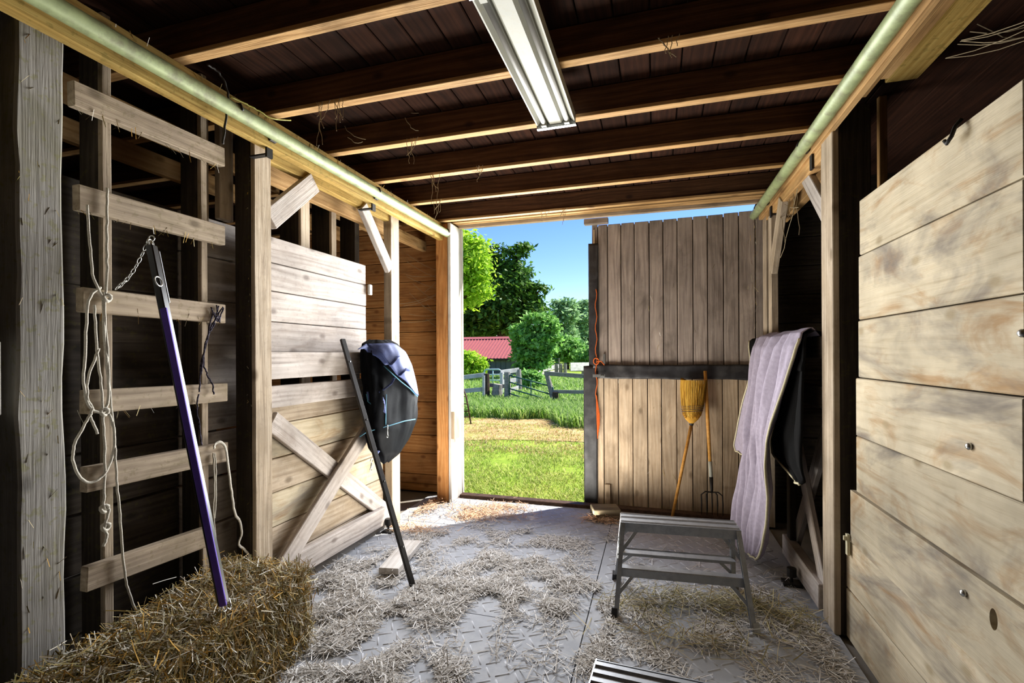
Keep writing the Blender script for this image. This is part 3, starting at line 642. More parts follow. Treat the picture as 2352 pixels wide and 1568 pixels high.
# ---- ropes
def px_path(pts, X, jit=.003, n=6):
    P = [on_x(u, v, X) for u, v in pts]; out = []
    for i in range(len(P) - 1):
        a, b, c, d = P[max(0, i - 1)], P[i], P[i + 1], P[min(len(P) - 1, i + 2)]
        for k in range(n):
            t = k / n
            q = .5 * ((2 * b) + (c - a) * t + (2 * a - 5 * b + 4 * c - d) * t * t + (3 * b - a - 3 * c + d) * t ** 3)
            out.append(q + Vector((random.uniform(-jit, jit), 0, 0)))
    out.append(P[-1]); return out
rp = MB()
XR = -2.083
for path in ([(247, 432), (246, 500), (245, 560), (246, 640), (240, 700), (247, 800), (252, 900), (262, 1000), (268, 1100), (275, 1180), (284, 1300), (296, 1360), (312, 1402)],
             [(232, 660), (204, 690), (196, 800), (192, 880), (204, 930), (225, 946), (243, 940), (249, 880), (240, 760), (238, 670)],
             [(228, 800), (205, 860), (200, 910), (212, 938), (200, 965), (175, 1010), (167, 1050), (178, 1088), (205, 1108), (235, 1092), (258, 1050), (262, 990), (250, 950)],
             [(236, 945), (240, 1030), (240, 1120), (238, 1165), (250, 1170), (240, 1210), (246, 1230), (237, 1255)],
             [(216, 700), (222, 790), (232, 880), (236, 940)], [(205, 950), (213, 970), (224, 996)], [(200, 470), (206, 560), (215, 640), (243, 690)]):
    rp.tube(px_path(path, XR), .0052, 6)
for c in ((246, 684), (240, 946), (240, 1168), (243, 1210)):
    p = on_x(c[0], c[1], XR); rp.tube([p + Vector((.004 * math.sin(a * 2), .013 * math.cos(a), .013 * math.sin(a))) for a in np.linspace(0, 2 * PI, 10, endpoint=False)], .0075, 6, True)
tag(rp.build('cotton_rope', M['rope'], None, True), 'knotted off-white rope hanging in loops from the left ladder rail', 'rope')
tw = MB()
for path in ([(486, 705), (500, 738), (512, 705), (490, 742), (478, 770), (468, 830), (476, 860), (487, 880), (491, 905)], [(497, 700), (505, 740), (489, 720), (474, 790), (462, 840), (458, 900)], [(503, 702), (492, 745), (480, 765), (469, 800), (462, 860)], [(457, 905), (453, 940), (459, 985), (464, 1022)]):
    tw.tube(px_path(path, -2.085, .004), .0038, 5)
tag(tw.build('dark_twine', M['twine'], None, True), 'dark twine knotted round the right end of the third rung', 'twine')
tw = MB()
tw.tube(px_path([(492, 1030), (494, 1020), (507, 1015), (519, 1030), (524, 1070), (532, 1130), (540, 1180), (550, 1195), (555, 1225), (549, 1250), (562, 1262), (578, 1282)], -2.085, .002), .007, 6, flat=.4)
tw.tube(px_path([(490, 1040), (492, 1100), (490, 1180), (497, 1250)], -2.085), .004, 5).tube(px_path([(494, 1040), (497, 1110), (493, 1190)], -2.085), .004, 5)
tag(tw.build('strap', M['rope'], None, True, label=None), 'narrow pale strap draped over the right end of the fifth rung', 'strap')
tag(MB().tube(px_path([(476, 148), (500, 165), (518, 195), (525, 232), (519, 270), (512, 330)], -1.90), .005, 6).build('electric_cable', M['wireb'], None, True), 'black cable hooked over the left-hand track', 'cable')
tag(MB().tube(px_path([(528, 222), (560, 236), (595, 255), (625, 272), (668, 276)], -1.905), .004, 6).build('electric_cable', M['wirey'], None, True), 'thin yellow cable lying along the left-hand beam', 'cable')

# ---- black steel bar against the door
a, b = Vector((-1.395, 2.585, .004)), Vector((-2.03, 2.79, 1.51))
kb = thing('steel_bar', 'slim black steel bar propped against the left stall door', 'bar', a)
board('bar', a, b, (.3, .95, 0), .034, .02, M['steel'], kb, .002)
for t in (.15, .4, .65, .9):
    p = a.lerp(b, t) + Vector((.011, 0, 0)); MB().tube([p - Vector((0.004, 0, 0)), p + Vector((.003, 0, 0))], .006, 8).build('bolt_hole', M['black'], kb)

# ---- navy horse blanket on the stile
def loft(levels, nseg, fold, seed):
    """levels: (z, centre x, centre y, half x, half y); folded closed surface"""
    V = []; Fc = []; n = len(levels)
    for i, (z, cx, cy, hx, hy) in enumerate(levels):
        for k in range(nseg):
            a = 2 * PI * k / nseg; r = 1 + fold * (noise.noise(Vector((math.cos(a) * 2.2, math.sin(a) * 2.2 + z * 1.5, seed + z * 1.2))) + .5 * noise.noise(Vector((math.cos(a) * 6, math.sin(a) * 6, seed + z * 3))) + .3 * abs(noise.noise(Vector((math.cos(a) * 9 + z * 6, math.sin(a) * 9, seed + z * 9)))))
            V.append((cx + hx * r * math.cos(a), cy + hy * r * math.sin(a), z + .02 * noise.noise(Vector((a, z * 5, seed)))))
    for i in range(n - 1):
        for k in range(nseg): Fc.append((i * nseg + k, i * nseg + (k + 1) % nseg, (i + 1) * nseg + (k + 1) % nseg, (i + 1) * nseg + k))
    Fc += [tuple(range(nseg)), tuple((n - 1) * nseg + k for k in reversed(range(nseg)))]
    return V, Fc
def resample(lv, n):
    lv = np.array(lv, float); t = np.linspace(0, 1, len(lv)); q = np.linspace(0, 1, n); return [tuple(np.interp(q, t, lv[:, k]) for k in range(5)) if 0 else tuple(float(np.interp(x, t, lv[:, k])) for k in range(5)) for x in q]
nb = thing('horse_blanket', 'folded navy horse blanket slung over the end of the left stall door', 'blanket', (-1.95, 3.3, .6))
lv = [(.60, -1.93, 3.16, .02, .03), (.66, -1.93, 3.20, .07, .14), (.75, -1.94, 3.25, .09, .26), (.85, -1.94, 3.28, .11, .33), (.95, -1.95, 3.29, .12, .345), (1.08, -1.95, 3.28, .13, .325), (1.2, -1.95, 3.25, .13, .29), (1.32, -1.95, 3.215, .125, .265), (1.42, -1.96, 3.19, .115, .235), (1.48, -1.97, 3.17, .09, .19), (1.51, -1.98, 3.17, .05, .12)]
V, Fc = loft(resample(lv, 60), 64, .24, 3.3)
o = MB().add(V, Fc).build('cloth', M['navy_shade'], nb, True, label='near-black cloth with its shade put into the colour')
def body_x(y, z, lv=lv):
    L = np.array(lv); cx, cy, hx, hy = (float(np.interp(z, L[:, 0], L[:, k])) for k in range(1, 5)); q = max(0, 1 - ((y - cy) / hy) ** 2)
    return cx + hx * math.sqrt(q) * 1.0 + .012
# lighter cloth that paints the lit side: a grid lying on the upper right of the bundle
def patch(poly_fn, nu, nv, off, name, mat, parent, amp, seed, t=.008):
    V = []; Fc = []
    for s in (0, 1):
        for i in range(nu + 1):
            for j in range(nv + 1):
                y, z = poly_fn(i / nu, j / nv); x = body_x(y, z) + off + (t if s else 0) + amp * noise.noise(Vector((y * 16, z * 9, seed))) * (1 - abs(2 * i / nu - 1) ** 4)
                V.append((x, y, z))
    n = (nu + 1) * (nv + 1)
    for i in range(nu):
        for j in range(nv):
            q = i * (nv + 1) + j; f = (q, q + nv + 1, q + nv + 2, q + 1); Fc += [f, tuple(n + k for k in reversed(f))]
    bd = [i * (nv + 1) for i in range(nu + 1)] + [nu * (nv + 1) + j for j in range(1, nv + 1)] + [i * (nv + 1) + nv for i in range(nu - 1, -1, -1)] + [j for j in range(nv - 1, 0, -1)]
    for k in range(len(bd)):
        a, b = bd[k], bd[(k + 1) % len(bd)]; Fc.append((a, b, n + b, n + a))
    return MB().add(V, Fc).build(name, mat, parent, True)
def YZ(u, v, X=-1.86): p = on_x(u, v, X); return p.y, p.z
def strip_fn(left, right):
    L = [YZ(*p) for p in left]; R = [YZ(*p) for p in right]
    def f(s, t):
        q = np.linspace(0, 1, len(L)); y0, z0 = np.interp(t, q, [p[0] for p in L]), np.interp(t, q, [p[1] for p in L])
        q = np.linspace(0, 1, len(R)); y1, z1 = np.interp(t, q, [p[0] for p in R]), np.interp(t, q, [p[1] for p in R])
        return float(y0 + (y1 - y0) * s), float(z0 + (z1 - z0) * s)
    return f
patch(strip_fn([(868, 789), (876, 815), (884, 838), (896, 860), (915, 876), (940, 905)], [(902, 787), (922, 806), (934, 835), (941, 860), (946, 885), (949, 908)]), 18, 24, .012, 'lit_cloth_patch', M['navy'], nb, .014, 2.2).__setitem__('label', 'blue patch that paints the lit upper part')
patch(strip_fn([(846, 802), (862, 800), (874, 822), (880, 838)], [(866, 789), (878, 800), (886, 820), (888, 836)]), 8, 10, .006, 'lit_cloth_patch', M['navy'], nb, .01, 4.2)
patch(strip_fn([(862, 900), (866, 920), (878, 945)], [(874, 898), (880, 920), (882, 950)]), 5, 8, .008, 'lit_cloth_patch', M['navy'], nb, .006, 6.2)
for path in ([(878, 840), (890, 858), (905, 876), (925, 892), (948, 910)], [(843, 1003), (860, 992), (885, 978), (915, 966), (942, 962)], [(882, 905), (882, 940), (882, 975)], [(861, 905), (864, 922), (878, 948)]):
    MB().tube([Vector((body_x(*YZ(u, v)) + .012, *YZ(u, v))) for u, v in path], .004, 5).build('binding', M['trimb'], nb, True)
for q in ([(884, 838), (893, 826), (900, 818)], [(898, 862), (912, 846), (918, 851)], [(876, 895), (886, 880), (890, 868)], [(870, 1048), (878, 1036)]):
    MB().tube([Vector((body_x(*YZ(u, v)) + .028, *YZ(u, v))) for u, v in q], .017, 6, flat=.25).build('strap', M['navy'], nb, True)
m = MB(); pq = Vector((body_x(*YZ(868, 1052)) + .01, *YZ(868, 1058))); ring(pq, (1, 0, 0), .014, .0025, m); m.tube([pq - Vector((0, 0, .014)), pq - Vector((0, .01, .05))], .005, 6); ring(pq - Vector((0, .012, .062)), (1, 0, 0), .011, .0025, m); m.build('snap_hook', M['chrome'], nb, True)
m = MB(); pq = Vector((body_x(*YZ(883, 985)) + .02, *YZ(883, 985))); m.tube([pq + Vector((0, 0, .03)), pq - Vector((0, 0, .04))], .004, 5); ring(pq - Vector((0, 0, .05)), (1, 0, 0), .010, .002, m); m.build('snap_hook', M['chrome'], nb, True)

# ---- tie ring on the end wall
m = MB(); pq = Vector((-2.535, 4.44, 1.80)); m.tube([pq + Vector((0, .012, 0)), pq - Vector((0, .02, 0))], .006, 6); ring(pq - Vector((0, .02, .03)), (.3, 1, 0), .03, .005, m)
tag(m.build('tie_ring', M['steel'], None, True), 'iron tie ring on the warm-coloured end wall boards', 'ring')

# ---- plank offcut on the floor
a, b = on_z(915, 1318, .03), on_z(945, 1243, .03)
plk = tag(board('loose_plank', on_z(892, 1312, .038), on_z(948, 1246, .038), (1, .05, 0), .13, .04, M['white'], None, .003), 'short grey plank offcut lying in the straw', 'plank')
blk = board('wood_block', (-.52, 4.13, .045), (-.30, 4.20, .045), (-.3, 1, 0), .17, .09, M['block'], None, .006)
tag(blk, 'squared wooden block on the floor by the barn door edge', 'block')

# ================================================================== THINGS ON THE RIGHT
# ---- broom, upside down
br = thing('broom', 'corn broom standing bristles-up against the barn door', 'broom', (.14, 4.33, 0))
h0, h1 = Vector((.14, 4.335, .0)), Vector((.305, 4.40, .80))
MB().tube([h0, h0.lerp(h1, .5), h1], [.0125, .0135, .0135], 10).build('handle', M['handle'], br, True)
MB().tube([h1 - (h1 - h0).normalized() * .02, h1 + (h1 - h0).normalized() * .03], [.017, .022], 10).build('wire_wrap', M['steel'], br, True)
prof = [(.80, .018, .018), (.83, .05, .028), (.87, .075, .03), (.93, .088, .03), (1.0, .095, .03), (1.08, .102, .028), (1.15, .108, .026)]
V = []; Fc = []
for i, (z, hx, hy) in enumerate(prof):
    cx = .305 + (z - .80) * .06; cy = 4.40 + (z - .8) * .08
    for k in range(28): a = 2 * PI * k / 28; V.append((cx + hx * math.cos(a), cy + hy * math.sin(a), z + (.012 * math.sin(a * 3) - .03 * math.cos(a) if i == 6 else 0)))
for i in range(6):
    for k in range(28): Fc.append((i * 28 + k, i * 28 + (k + 1) % 28, (i + 1) * 28 + (k + 1) % 28, (i + 1) * 28 + k))
Fc += [tuple(range(28)), tuple(6 * 28 + k for k in reversed(range(28)))]
MB().add(V, Fc).build('head', M['broom'], br, True)
def gen_br():
    a = rng.uniform(PI * .95, 2.05 * PI); z0, z1 = rng.uniform(.84, 1.05), 0; z1 = min(1.17, z0 + rng.uniform(.08, .25))
    def pt(z):
        hx, hy = np.interp(z, [p[0] for p in prof], [p[1] for p in prof]), np.interp(z, [p[0] for p in prof], [p[2] for p in prof])
        return np.array((.305 + (z - .8) * .06 + hx * math.cos(a), 4.40 + (z - .8) * .08 + hy * math.sin(a) - .002, z))
    p, q = pt(z0), pt(z1); return (p + q) / 2, q - p, np.linalg.norm(q - p), rng.uniform(.003, .006)
straws(700, gen_br, 0, 'bristle', M['broom'], br)
for z in (.905, .92, .935, .95):
    hx = float(np.interp(z, [p[0] for p in prof], [p[1] for p in prof])) + .003; cx = .305 + (z - .80) * .06; cy = 4.40 + (z - .8) * .08
    MB().tube([(cx + hx * math.cos(q), cy + .034 * math.sin(q), z + .006 * math.cos(q)) for q in np.linspace(0, 2 * PI, 24, endpoint=False)], .0022, 5, True).build('stitching', M['twine'], br, True)
# ---- pitchfork
pf = thing('pitchfork', 'five-tined pitchfork standing tines-down beside the broom', 'pitchfork', (.445, 4.36, 0))
t0, t1 = Vector((.42, 4.445, 1.25)), Vector((.452, 4.40, .45)); t2 = Vector((.458, 4.392, .33)); t3 = Vector((.462, 4.385, .22))
MB().tube([t0, t0.lerp(t1, .5), t1], [.014, .0155, .0145], 10).build('handle', M['handle'], pf, True)
MB().tube([t1 + Vector((0, 0, .03)), t2], [.0165, .0155], 10).build('ferrule', M['fixture'], pf, True, label='worn pale ferrule')
MB().tube([t2 + Vector((0, 0, .02)), t3 + Vector((0, 0, .02)), t3], [.0165, .011, .008], 10).build('socket', M['steel'], pf, True)
for k in range(5):
    x = t3.x + (k - 2) * .042; e = abs(k - 2)
    path = [t3, Vector((t3.x + (x - t3.x) * .6, t3.y, t3.z + .004)), Vector((x, t3.y, t3.z - .012 - .006 * e)), Vector((x, t3.y - .03, t3.z - .1)), Vector((x, t3.y - .02, .004))] if k != 2 else [t3 + Vector((0, 0, .01)), Vector((x, t3.y - .03, t3.z - .1)), Vector((x, t3.y - .02, .004))]
    MB().tube(path, [.0055] * (len(path) - 1) + [.002], 6).build('tine', M['steel'], pf, True)

# ---- step stools
def ribbed(L, D, z, nr, mb):
    """extruded tread: flat plate with nr raised ribs and a front and back lip"""
    mb.box((0, 0, z - .004), (L, D, .008))
    for k in range(nr):
        y = -D / 2 + D * (k + .5) / nr; mb.prism([(-L / 2, y - D / nr * .36, z), (-L / 2, y - D / nr * .22, z + .006), (-L / 2, y + D / nr * .22, z + .006), (-L / 2, y + D / nr * .36, z)], (L, 0, 0))
    return mb
def make_stool(label, nr, mat, loc, rz):
    t = thing('step_stool', label, 'step stool', (0, 0, 0), 'folding step stools on the stall mats')
    hz, TL, TD, FL = .455, .62, .15, .70
    ribbed(TL, TD, hz, nr, MB()).build('top', mat, t)
    for s in (-1, 1):
        MB().box((0, s * (TD / 2 + .002), hz - .022), (TL, .004, .05)).build('apron', mat, t)
        zs_ = .225; yy = s * (.075 + (.215 - .075) * (hz - zs_) / hz - .035); LL = TL + .02
        mb = MB().box((0, yy, zs_ - .003), (LL, .062, .006)).box((0, yy + s * .031, zs_ - .02), (LL, .004, .042))
        mb.prism([(-LL / 2, yy + s * .026, zs_), (-LL / 2, yy + s * .031, zs_ + .006), (-LL / 2, yy + s * .034, zs_ + .001)], (LL, 0, 0)).build('step', mat, t)
        for e in (-1, 1):
            A = Vector((e * TL / 2, s * .07, hz - .002)); B = Vector((e * FL / 2, s * .225, .0))
            d = (B - A).normalized(); x = Vector((e, 0, 0)); x = (x - d * x.dot(d)).normalized(); y = d.cross(x)
            mb = MB(); w = .028; th = .003
            for c, (wx, wy) in ((x * 0, (th, w)), (-x * e * e * .011 + y * (w / 2), (.024, th)), (-x * .011 - y * (w / 2), (.024, th))):
                m3 = Matrix((x, y, d)).transposed(); mb.box((A + B) / 2 + c, (wx, wy, (B - A).length), m3)
            lg = mb.build('leg', mat, t)
            fb = B - d * .022; MB().box(fb + Vector((0, 0, .002)), (.03, .036, .045), m3).build('foot', M['chrome'] if e > 0 else M['rubber'], lg)
            # knee braces: under the top and under the step
            for (p, q) in ((Vector((e * (TL / 2 - .085), s * .072, hz - .04)), A.lerp(B, .36)), (Vector((e * (LL / 2 - .07), yy + s * .03, zs_ - .035)), A.lerp(B, .80))):
                dd = (q - p).normalized(); yv = Vector((0, 1, 0)); yv = (yv - dd * yv.dot(dd)).normalized(); xv = yv.cross(dd)
                MB().box((p + q) / 2, (.018, .003, (q - p).length), Matrix((xv, yv, dd)).transposed()).build('brace', mat, t)
    for e in (-1, 1):
        MB().box((e * (TL / 2 + .002), 0, hz - .012), (.004, TD + .012, .03)).build('end_cap', M['alu2'], t)
        MB().tube([(e * (TL / 2 + .016), -.12, .27), (e * (TL / 2 + .014), 0, .285), (e * (TL / 2 + .016), .12, .27)], .004, 5).build('spreader', M['alu2'], t)
    t.matrix_basis = Matrix.Translation(loc) @ Matrix.Rotation(rz, 4, 'Z'); return t
make_stool('whole aluminium step stool standing in the middle of the mats', 2, M['alu'], (.12, 2.845, 0), math.radians(4))
make_stool('step stool in the foreground of which only the ribbed top shows', 4, M['alu'], (.13, 1.395, 0), math.radians(-3.5))

# ---- cloths over the right stall door
def cloth(name, mat, parent, rows, nu, nv, pleat, freq, seed, t=.012, taper=True):
    """rows: list of (z, y0, y1, x0, x1) top to bottom; a grid with vertical pleats and thickness"""
    R = np.array(rows, float); q = np.linspace(0, 1, len(R)); V = []; Fc = []
    def P(a, b, s):
        z, y0, y1, x0, x1 = (float(np.interp(b, q, R[:, k])) for k in range(5))
        y = y0 + (y1 - y0) * a; x = x0 + (x1 - x0) * a
        w = min(1, b * 3 + .15) if taper else 1
        q_ = a * freq + 1.1 * noise.noise(Vector((a * 1.6, b * 1.3, seed))) + .5 * b * math.sin(a * 5 + seed)
        dx = pleat * w * ((1.4 - b * .7) * (2 * abs(math.sin(PI * q_)) ** .7 - 1) + .35 * noise.noise(Vector((a * 22, b * 9 + a * 6, seed + 3))) + 1.1 * noise.noise(Vector((a * 5, b * 2.2, seed + 4))) + .45 * noise.noise(Vector((a * 13, b * 5, seed + 9))))
        return Vector((x - dx - (t if s else 0), y + .25 * dx, z + .015 * noise.noise(Vector((a * 4, b * 4, seed + 2)))))
    for s in (0, 1):
        for i in range(nu + 1):
            for j in range(nv + 1): V.append(P(i / nu, j / nv, s))
    n = (nu + 1) * (nv + 1)
    for i in range(nu):
        for j in range(nv):
            k = i * (nv + 1) + j; f = (k, k + nv + 1, k + nv + 2, k + 1); Fc += [f, tuple(n + m for m in reversed(f))]
    bd = [i * (nv + 1) for i in range(nu + 1)] + [nu * (nv + 1) + j for j in range(1, nv + 1)] + [i * (nv + 1) + nv for i in range(nu - 1, -1, -1)] + [j for j in range(nv - 1, 0, -1)]
    for k in range(len(bd)):
        a, b = bd[k], bd[(k + 1) % len(bd)]; Fc.append((a, b, n + b, n + a))
    MB().add(V, Fc).build(name, mat, parent, True); return P
def rows_px(lst):
    """(left pixel, x, right pixel, x) -> rows; left = far end (larger y)"""
    out = []
    for (ul, vl, xl, ur, vr, xr) in lst:
        a, b = on_x(ul, vl, xl), on_x(ur, vr, xr); out.append(((a.z + b.z) / 2, b.y, a.y, xr, xl))
    return out
bk = thing('stable_rug', 'black fleece stable rug with cream edging over the right door', 'blanket', (.8, 3.3, .75))
rw = [(1.465, 2.93, 4.38, .92, .90), (1.51, 2.93, 4.38, .88, .86), (1.525, 2.93, 4.38, .845, .81), (1.50, 2.93, 4.36, .81, .78), (1.44, 2.93, 4.34, .79, .765), (1.34, 2.93, 4.30, .78, .755), (1.30, 2.93, 4.28, .78, .75)]
P = cloth('cloth', M['blackc'], bk, rw, 40, 16, .010, 3, 1.7)
MB().tube([P(1, b, 1) + Vector((-.004, 0, 0)) for b in np.linspace(.5, 1, 8)] + [P(a, 1, 1) + Vector((-.004, 0, 0)) for a in np.linspace(1, .72, 8)], .007, 6).build('binding', M['cream'], bk, True)
rw = [(1.46, 2.93, 3.20, .785, .78), (1.30, 2.93, 3.22, .78, .77), (1.1, 2.93, 3.34, .778, .765), (.95, 2.93, 3.46, .775, .76), (.82, 2.93, 3.54, .775, .76), (.74, 2.93, 3.50, .775, .765), (.70, 2.93, 3.30, .775, .77), (.68, 2.96, 3.05, .775, .775)]
P = cloth('front_flap', M['blackc'], bk, rw, 24, 30, .009, 1.5, 6.1)
MB().tube([P(1, b, 1) + Vector((-.006, 0, 0)) for b in np.linspace(0, 1, 24)] + [P(a, 1, 1) + Vector((-.006, 0, 0)) for a in np.linspace(1, 0, 5)], .007, 6).build('binding', M['cream'], bk, True)
li = thing('summer_sheet', 'long lilac summer sheet hanging in folds over the right door', 'blanket', (.65, 3.5, .05))
rw = [(1.49, 2.96, 3.90, .86, .84), (1.535, 2.95, 3.88, .82, .80), (1.51, 2.95, 3.86, .765, .74), (1.44, 2.96, 3.84, .735, .715), (1.27, 3.02, 3.83, .715, .69), (1.05, 3.12, 3.82, .70, .665), (.86, 3.24, 3.80, .69, .645), (.72, 3.22, 3.78, .685, .63), (.55, 3.14, 3.76, .685, .60), (.38, 3.18, 3.74, .675, .565), (.22, 3.26, 3.70, .665, .545), (.10, 3.38, 3.62, .655, .56), (.06, 3.44, 3.58, .65, .58)]
P = cloth('cloth', M['lilac'], li, rw, 120, 110, .032, 5.5, 2.4, .008)
MB().tube([P(0, b, 1) + Vector((-.004, -.002, 0)) for b in np.linspace(.2, 1, 40)] + [P(a, 1, 1) + Vector((-.004, 0, 0)) for a in np.linspace(0, 1, 10)], .007, 6).build('binding', M['cream'], li, True)
rw = [(1.36, 3.80, 3.92, .735, .735), (1.2, 3.82, 4.00, .715, .70), (1.0, 3.84, 4.10, .695, .675), (.8, 3.86, 4.17, .685, .652), (.66, 3.88, 4.22, .675, .635), (.62, 3.9, 4.2, .675, .637)]
P = cloth('far_corner', M['lilac'], li, rw, 14, 26, .009, 1, 5.5, .008)
MB().tube([P(1, b, 1) + Vector((-.004, 0, 0)) for b in np.linspace(.2, 1, 14)] + [P(a, 1, 1) + Vector((-.004, 0, 0)) for a in np.linspace(1, 0, 6)], .006, 6).build('binding', M['cream'], li, True)

# ---- fluorescent fitting under the joists
fx = thing('light_fixture', 'long twin-tube strip light fixed under the joists', 'light', (-.485, 1.98, 2.57))
y0, y1, zf = 1.50, 2.455, 2.60
sec = [(-.100, zf - .002), (-.100, zf + .046), (.100, zf + .046), (.100, zf - .002), (.094, zf - .002), (.072, zf + .022), (.048, zf + .022), (.030, zf - .002), (-.030, zf - .002), (-.048, zf + .022), (-.072, zf + .022), (-.094, zf - .002)]
MB().prism([(-.485 + x, y0, z) for x, z in sec], (0, y1 - y0, 0)).build('housing', M['fixture'], fx)
for s in (-1, 1):
    MB().tube([(-.485 + s * .060, y0 + .02, zf + .003), (-.485 + s * .060, y1 - .02, zf + .003)], .0125, 12).build('tube', M['tube'], fx, True)
    for y in (y0 + .014, y1 - .014): MB().box((-.485 + s * .060, y, zf + .004), (.026, .022, .036)).build('lamp_holder', M['fixture'], fx)
for y, e in ((y0, -1), (y1, 1)):
    MB().box((-.485, y + e * .003, zf + .016), (.205, .006, .062)).box((-.485, y + e * .012, zf - .014), (.205, .022, .004)).build('end_plate', M['alu2'], fx)

# ================================================================== OUTDOORS
GZ = -.1
gr = struct('ground', (0, 40, GZ))
MB().box((-5, 84.5, GZ - .25), (240, 159.9, .5)).build('pasture', M['ground'], gr)
def blob(name, pts, z, mat, parent):
    m = bpy.data.meshes.new(name); n = len(pts); m.from_pydata([(x, y, z) for x, y in pts] + [(x, y, z - .03) for x, y in pts], [], [tuple(range(n))] + [(i, n + i, n + (i + 1) % n, (i + 1) % n) for i in range(n)]); return link(name, m, mat, Matrix(), parent)
blob('bare_path', [(on_z(u, v, GZ).x, on_z(u, v, GZ).y) for u, v in ((1400, 1020), (1330, 1015), (1240, 1012), (1150, 1010), (1070, 1012), (1000, 1010), (1000, 985), (1080, 968), (1150, 958), (1230, 956), (1290, 968), (1340, 985), (1400, 1000))], GZ + .012, M['drysoil'], gr)
def blades(n, gen, name, mat, label, cat):
    V = np.zeros((n * 5, 3)); Fc = np.zeros((n * 3, 3), np.int64)
    for i in range(n):
        b, h, w, lean, az = gen(); d = np.array((math.cos(az), math.sin(az), 0)); s = np.array((-d[1], d[0], 0)) * w / 2
        m = b + d * lean * h * .35 + (0, 0, h * .6); t = b + d * lean * h + (0, 0, h * (1 - .25 * lean))
        V[i * 5:i * 5 + 5] = (b - s, b + s, m - s * .8, m + s * .8, t); k = i * 5
        Fc[i * 3:i * 3 + 3] = ((k, k + 1, k + 3), (k, k + 3, k + 2), (k + 2, k + 3, k + 4))
    o = np.array((V[:, 0].mean(), V[:, 1].mean(), GZ)); ob = link(name, np_mesh(name, V - o, Fc), mat, Matrix.Translation(tuple(o)))
    tag(ob, label, cat, None, 'stuff'); return ob
def nz(x, y, s=1.0, k=0.0): return noise.noise(Vector((x * s, y * s, k)))
def g_lawn():
    while 1:
        y = 4.6 + 5.2 * rng.random() ** 1.4; x = rng.uniform(-.48 * y - .6, -.02 * y + .4)
        q = on_path(x, y)
        if rng.random() < (.15 if q else .5 + 1.1 * nz(x, y, 1.7)): break
    return np.array((x, y, GZ - .005)), rng.uniform(.03, .075), rng.uniform(.006, .013), rng.uniform(.3, 1.3), rng.uniform(0, 2 * PI)
def on_path(x, y): return 7.3 + .25 * nz(x, 0, 1.2, 3) < y < 9.6
blades(26000, g_lawn, 'lawn', M['grass'], 'short sunny grass just outside the doorway', 'grass')
def g_dry():
    while 1:
        y = rng.uniform(6.9, 10.6); x = rng.uniform(-.42 * y - .6, -.08 * y + .4)
        if rng.random() < .6 + nz(x, y, 2, 9): break
    return np.array((x, y, GZ)), rng.uniform(.03, .07), rng.uniform(.008, .016), rng.uniform(.6, 1.6), rng.uniform(0, 2 * PI)
blades(7000, g_dry, 'mown_path', M['dry'], 'straw-coloured mown strip crossing the lawn', 'grass')
def g_weed():
    while 1:
        y = rng.uniform(9.6, 15.5); x = rng.uniform(-.46 * y - .5, -.07 * y + .3)
        lim = 10.7 + .4 * nz(x, 0, 1.1, 5) - max(0, (x + 2.4)) * 1.9
        if y > lim and rng.random() < .75 + .9 * nz(x, y, .9, 4): break
    h = rng.uniform(.12, .32) * (1.25 if y < 12 else .8)
    return np.array((x, y, GZ)), h, rng.uniform(.015, .035), rng.uniform(.2, .9), rng.uniform(0, 2 * PI)
blades(24000, g_weed, 'tall_weeds', M['weed'], 'bank of tall green weeds in front of the gate', 'weeds')
def g_field():
    y = rng.uniform(15.5, 29.7); x = rng.uniform(-.42 * y, -.02 * y); return np.array((x, y, GZ)), rng.uniform(.1, .35), rng.uniform(.03, .07), rng.uniform(.2, .9), rng.uniform(0, 2 * PI)
blades(14000, g_field, 'pasture_grass', M['weed'], 'lush pasture grass beyond the fence', 'grass')

# ---- fences and gates
def at(u, v, Y): return on_y(u, v, Y)
def post(p, u, vt, Y, r, mat, lean=0.0, name='post'):
    t = at(u, vt, Y); MB().tube([(t.x + lean, Y, GZ - .05), (t.x + lean * .5, Y, (GZ + t.z) / 2), (t.x, Y, t.z)], [r * 1.08, r, r * .95], 10).build(name, mat, p)
def rail(p, u0, v0, Y0, u1, v1, Y1, w, mat, name='rail'):
    a, b = at(u0, v0, Y0), at(u1, v1, Y1); board(name, a, b, (0, 0, 1), w, .035, mat, p, .004)
fl_ = thing('board_fence', 'pale three-board fence running left from the round gate post', 'fence', (at(1090, 900, 15).x, 15, GZ))
for v0, v1 in ((872, 860), (902, 893), (937, 922)): rail(fl_, 1020, v0, 14.2, 1115, v1, 15.0, .14, M['fencew'])
post(fl_, 1117, 858, 15.05, .11, M['bark']); post(fl_, 1030, 858, 14.2, .07, M['fencew']); post(fl_, 1111, 862, 14.92, .05, M['fencew'])
fr_ = thing('board_fence', 'grey three-board fence with a leaning post right of the gate', 'fence', (at(1310, 900, 14.6).x, 14.6, GZ))
for (a, b, w) in (((1250, 857), (1400, 868), .125), ((1270, 899), (1400, 901), .11), ((1284, 920), (1400, 925), .10)): rail(fr_, a[0], a[1], 14.75, b[0], b[1], 14.4, w, M['fence'])
q0, q1 = at(1255, 854, 14.78), at(1273, 925, 14.78); MB().tube([(q1.x, 14.78, GZ - .05), q1, q0], [.10, .09, .075], 10).build('post', M['fence'], fr_)
MB().tube([(at(1276, 930, 14.7).x, 14.7, GZ), at(1276, 900, 14.7)], [.12, .09], 9).build('post', M['bark'], fr_)
post(fr_, 1395, 862, 14.4, .08, M['fence'])
fm_ = thing('board_fence', 'short pale board fence behind the dark gate post', 'fence', (at(1180, 900, 16).x, 16, GZ))
